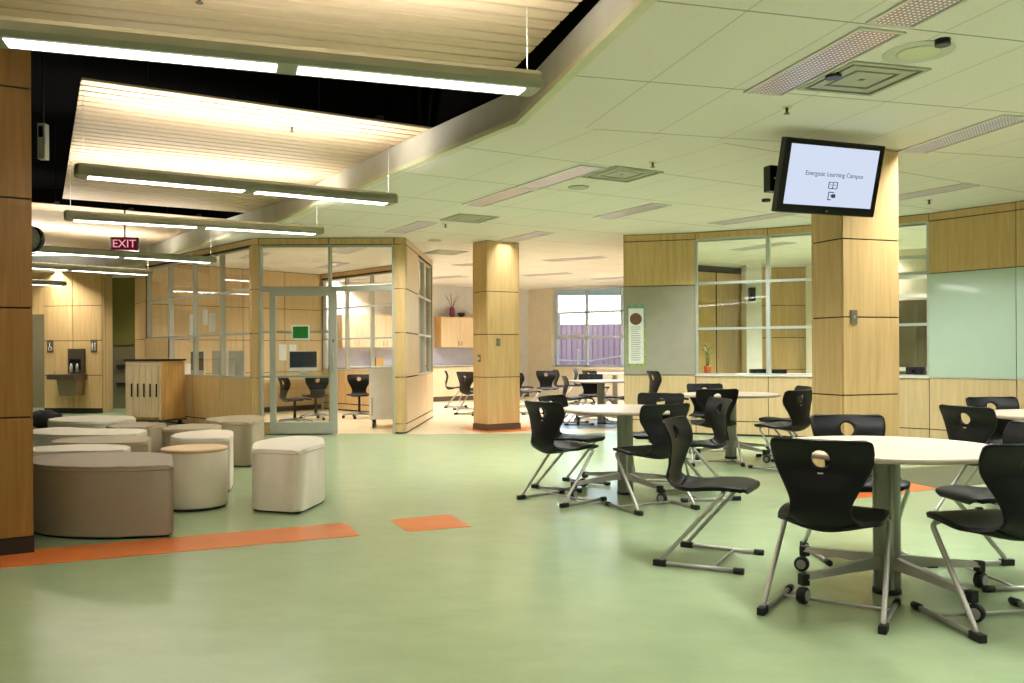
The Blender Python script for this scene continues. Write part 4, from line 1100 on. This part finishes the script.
# raise the printer shelf: desk reaches under it
def make_swivel(h=0):
    t = thing('swivel_chair', 'x', 'chair', group='black swivel chairs')
    r = MB(M['chair'])
    s0 = shell(0, TSPLIT, 12, 12, th=.016).build('seat', t); b0 = shell(TSPLIT, 1, 24, 20, True).build('backrest', t)
    s0.location.z = h; b0.location.z = h
    MB(M['rubber']).tube([(0, 0, .07), (0, 0, .44 + h)], [.025, .022], 12).build('gas_lift', t)
    MB(M['rubber']).box(-.09, .09, -.1, .12, .415 + h, .445 + h, bev=.01).build('mechanism', t)
    b = MB(M['steel'])
    for k in range(5):
        a = k * 2 * PI / 5; b.tube([(0, 0, .1), (math.cos(a) * .15, math.sin(a) * .15, .09), (math.cos(a) * .3, math.sin(a) * .3, .075)], [.03, .022, .016], 8)
    b.build('star_base', t)
    for k in range(5):
        a = k * 2 * PI / 5
        MB(M['rubber']).lathe([(.026, -.02), (.029, -.014), (.029, .014), (.026, .02)], (math.cos(a) * .3, math.sin(a) * .3, .03), 14, None, 'y').build('caster', t)
    return t
SW = make_swivel(); SW.location = (-2.90, 16.5, 0); SW.rotation_euler = (0, 0, PI + .2); SW['label'] = 'black swivel chair standing in the open office doorway behind the white cart'
def sw(x, y, rz, lb): return dup(SW, (x, y, 0), rz, lb)
sw(-3.75, 15.0, -.9, 'black swivel chair behind the sliding door glass, turned to the left')
sw(-3.66, 16.2, .4, 'black swivel chair at the rear desk, right part of the door glass')
SW2 = make_swivel(.14); SW2.location = (2.13, 11.95, 0); SW2.rotation_euler = (0, 0, -1.35); SW2['label'] = 'tall black swivel chair standing against the grey tackboard'
# white cart in the doorway
ct = thing('mobile_cart', 'white storage cart on black casters in the office doorway', 'cart', (-2.09, 14.3, 0), math.radians(4))
MB(M['white']).box(-.26, .26, 0, .5, .14, .98, bev=.006).build('cart_body', ct)
MB(M['lightgrey']).box(-.27, .27, -.01, .51, .981, 1.0).build('cart_top', ct)
for x in (-.2, .2):
    for y in (.06, .44):
        w = MB(M['rubber']); w.lathe([(.045, -.014), (.048, -.01), (.048, .01), (.045, .014)], (x, y, .048), 14, None, 'x'); w.box(x - .015, x + .015, y - .015, y + .015, .09, .139); w.build('caster', ct)
MB(M['steel']).box(-.22, -.2, -.03, -.001, .2, .5).build('handle', ct)

# bamboo plant in orange pot behind the first interior window; devices on the inner ledge
frw, Lw, aw = frame2(V[1], V[2])
v = frw @ Vector((.13, .22, .876))
pl = thing('potted_bamboo', 'lucky bamboo in a small orange pot behind the left interior window', 'plant', v)
MB(M['pot']).lathe([(.042, 0), (.05, .02), (.055, .13), (.048, .135)], (0, 0, 0), 16).build('plant_pot', pl)
g = MB(M['plant'])
for k in range(5):
    a = k * 1.3; x, y = .02 * math.cos(a), .02 * math.sin(a); h = .26 + .05 * (k % 3)
    g.tube([(x, y, .12), (x * 1.4, y * 1.4, h)], .006, 6)
g.build('stem', pl)
lf = MB(M['plant'])
for k in range(22):
    a = random.random() * 2 * PI; z = .24 + random.random() * .16; l = .07 + random.random() * .06
    p0 = Vector((.02 * math.cos(a), .02 * math.sin(a), z)); p1 = p0 + Vector((math.cos(a) * l * .6, math.sin(a) * l * .6, l * .6)); p2 = p1 + Vector((math.cos(a) * l * .5, math.sin(a) * l * .5, -.01))
    sdir = Vector((-math.sin(a), math.cos(a), 0)) * .010
    v0 = lf.bm.verts.new(p0); v1 = lf.bm.verts.new(p1 + sdir); v2 = lf.bm.verts.new(p1 - sdir); v3 = lf.bm.verts.new(p2)
    lf.bm.faces.new((v0, v1, v3, v2))
lf.build('foliage', pl)
def dev(px, y, w, h, m, nm, lb, cat):
    k = (px - 512) / FP; yy = y
    o = MB(m).box(-w / 2, w / 2, -.05, .05, 0, h, bev=.008).build(nm, None, (k * yy, yy, .876)); tag(o, lb, cat)
# low tables inside the inner room carry the dark devices seen over the sill
it = thing('side_table', 'pale table behind the interior windows', 'table', (4.35, 13.6, 0), -.5)
MB(M['desk']).box(-.9, .9, -.3, .3, .84, .87).build('table_top', it)
for x in (-.8, .8):
    for y in (-.22, .22): MB(M['steel']).box(x - .02, x + .02, y - .02, y + .02, 0, .84).build('leg', it)
dev(758, 13.75, .26, .07, M['plastic_dark'], 'speaker_bar', 'low black device behind the interior window left of the mullion', 'device')
dev(779, 13.5, .22, .07, M['plastic_dark'], 'speaker_bar', 'low black device behind the interior window right of the mullion', 'device')
ls = thing('subwoofer', 'dark grey loudspeaker box with round port inside the narrow right window', 'speaker', (frLast @ Vector((LLast - .22, .2, .876))), math.radians(-40))
MB(M['rubber']).box(-.13, .1, -.02, .1, 0, .135, bev=.008).build('speaker_box', ls); MB(M['plastic_dark']).lathe([(.026, -.028), (.026, -.02)], (-.03, 0, .07), 16, None, 'y').build('speaker_port', ls)
wsp = thing('wall_speaker', 'black loudspeaker on the pale pier inside the room behind the interior windows', 'speaker', (4.84, 17.53, 2.37))
MB(M['plastic_dark']).box(-.06, .06, -.06, .06, -.14, .14, bev=.01).build('speaker_box', wsp); MB(M['rubber']).box(-.02, .02, .06, .075, -.04, .04).build('speaker_bracket', wsp)

# ------------------------------------------------------------------ the rest of the hall around the view
def rw(p0, p1, m, nm): plainwall(p0, p1, 0, 4.7, m, nm, .1, 1)
rw((-12.5, 21), (-12.5, -5.5), M['tan'], 'wall_left_side'); rw((-12.5, -5.5), (12, -5.5), M['tan'], 'wall_rear'); rw((11.5, -5.5), (11.5, 15.6), M['tan'], 'wall_right_side')
plainwall((-14, 20.5), (-6.5, 20.5), 0, ZC, M['tan'], 'wall_left_end')

# ------------------------------------------------------------------ world and view
w = bpy.data.worlds.new('world'); S.world = w; w.use_nodes = True; N = w.node_tree.nodes; L = w.node_tree.links
bg_ = N['Background']; sky = N.new('ShaderNodeTexSky'); sky.sky_type = 'NISHITA'; sky.sun_disc = False; sky.sun_elevation = math.radians(35); sky.sun_rotation = math.radians(200)
L.new(sky.outputs['Color'], bg_.inputs['Color']); bg_.inputs['Strength'].default_value = .9
S.view_settings.view_transform = 'Standard'; S.view_settings.look = 'None'; S.view_settings.gamma = 1; S.view_settings.use_curve_mapping = False
S.view_settings.exposure = 0.38
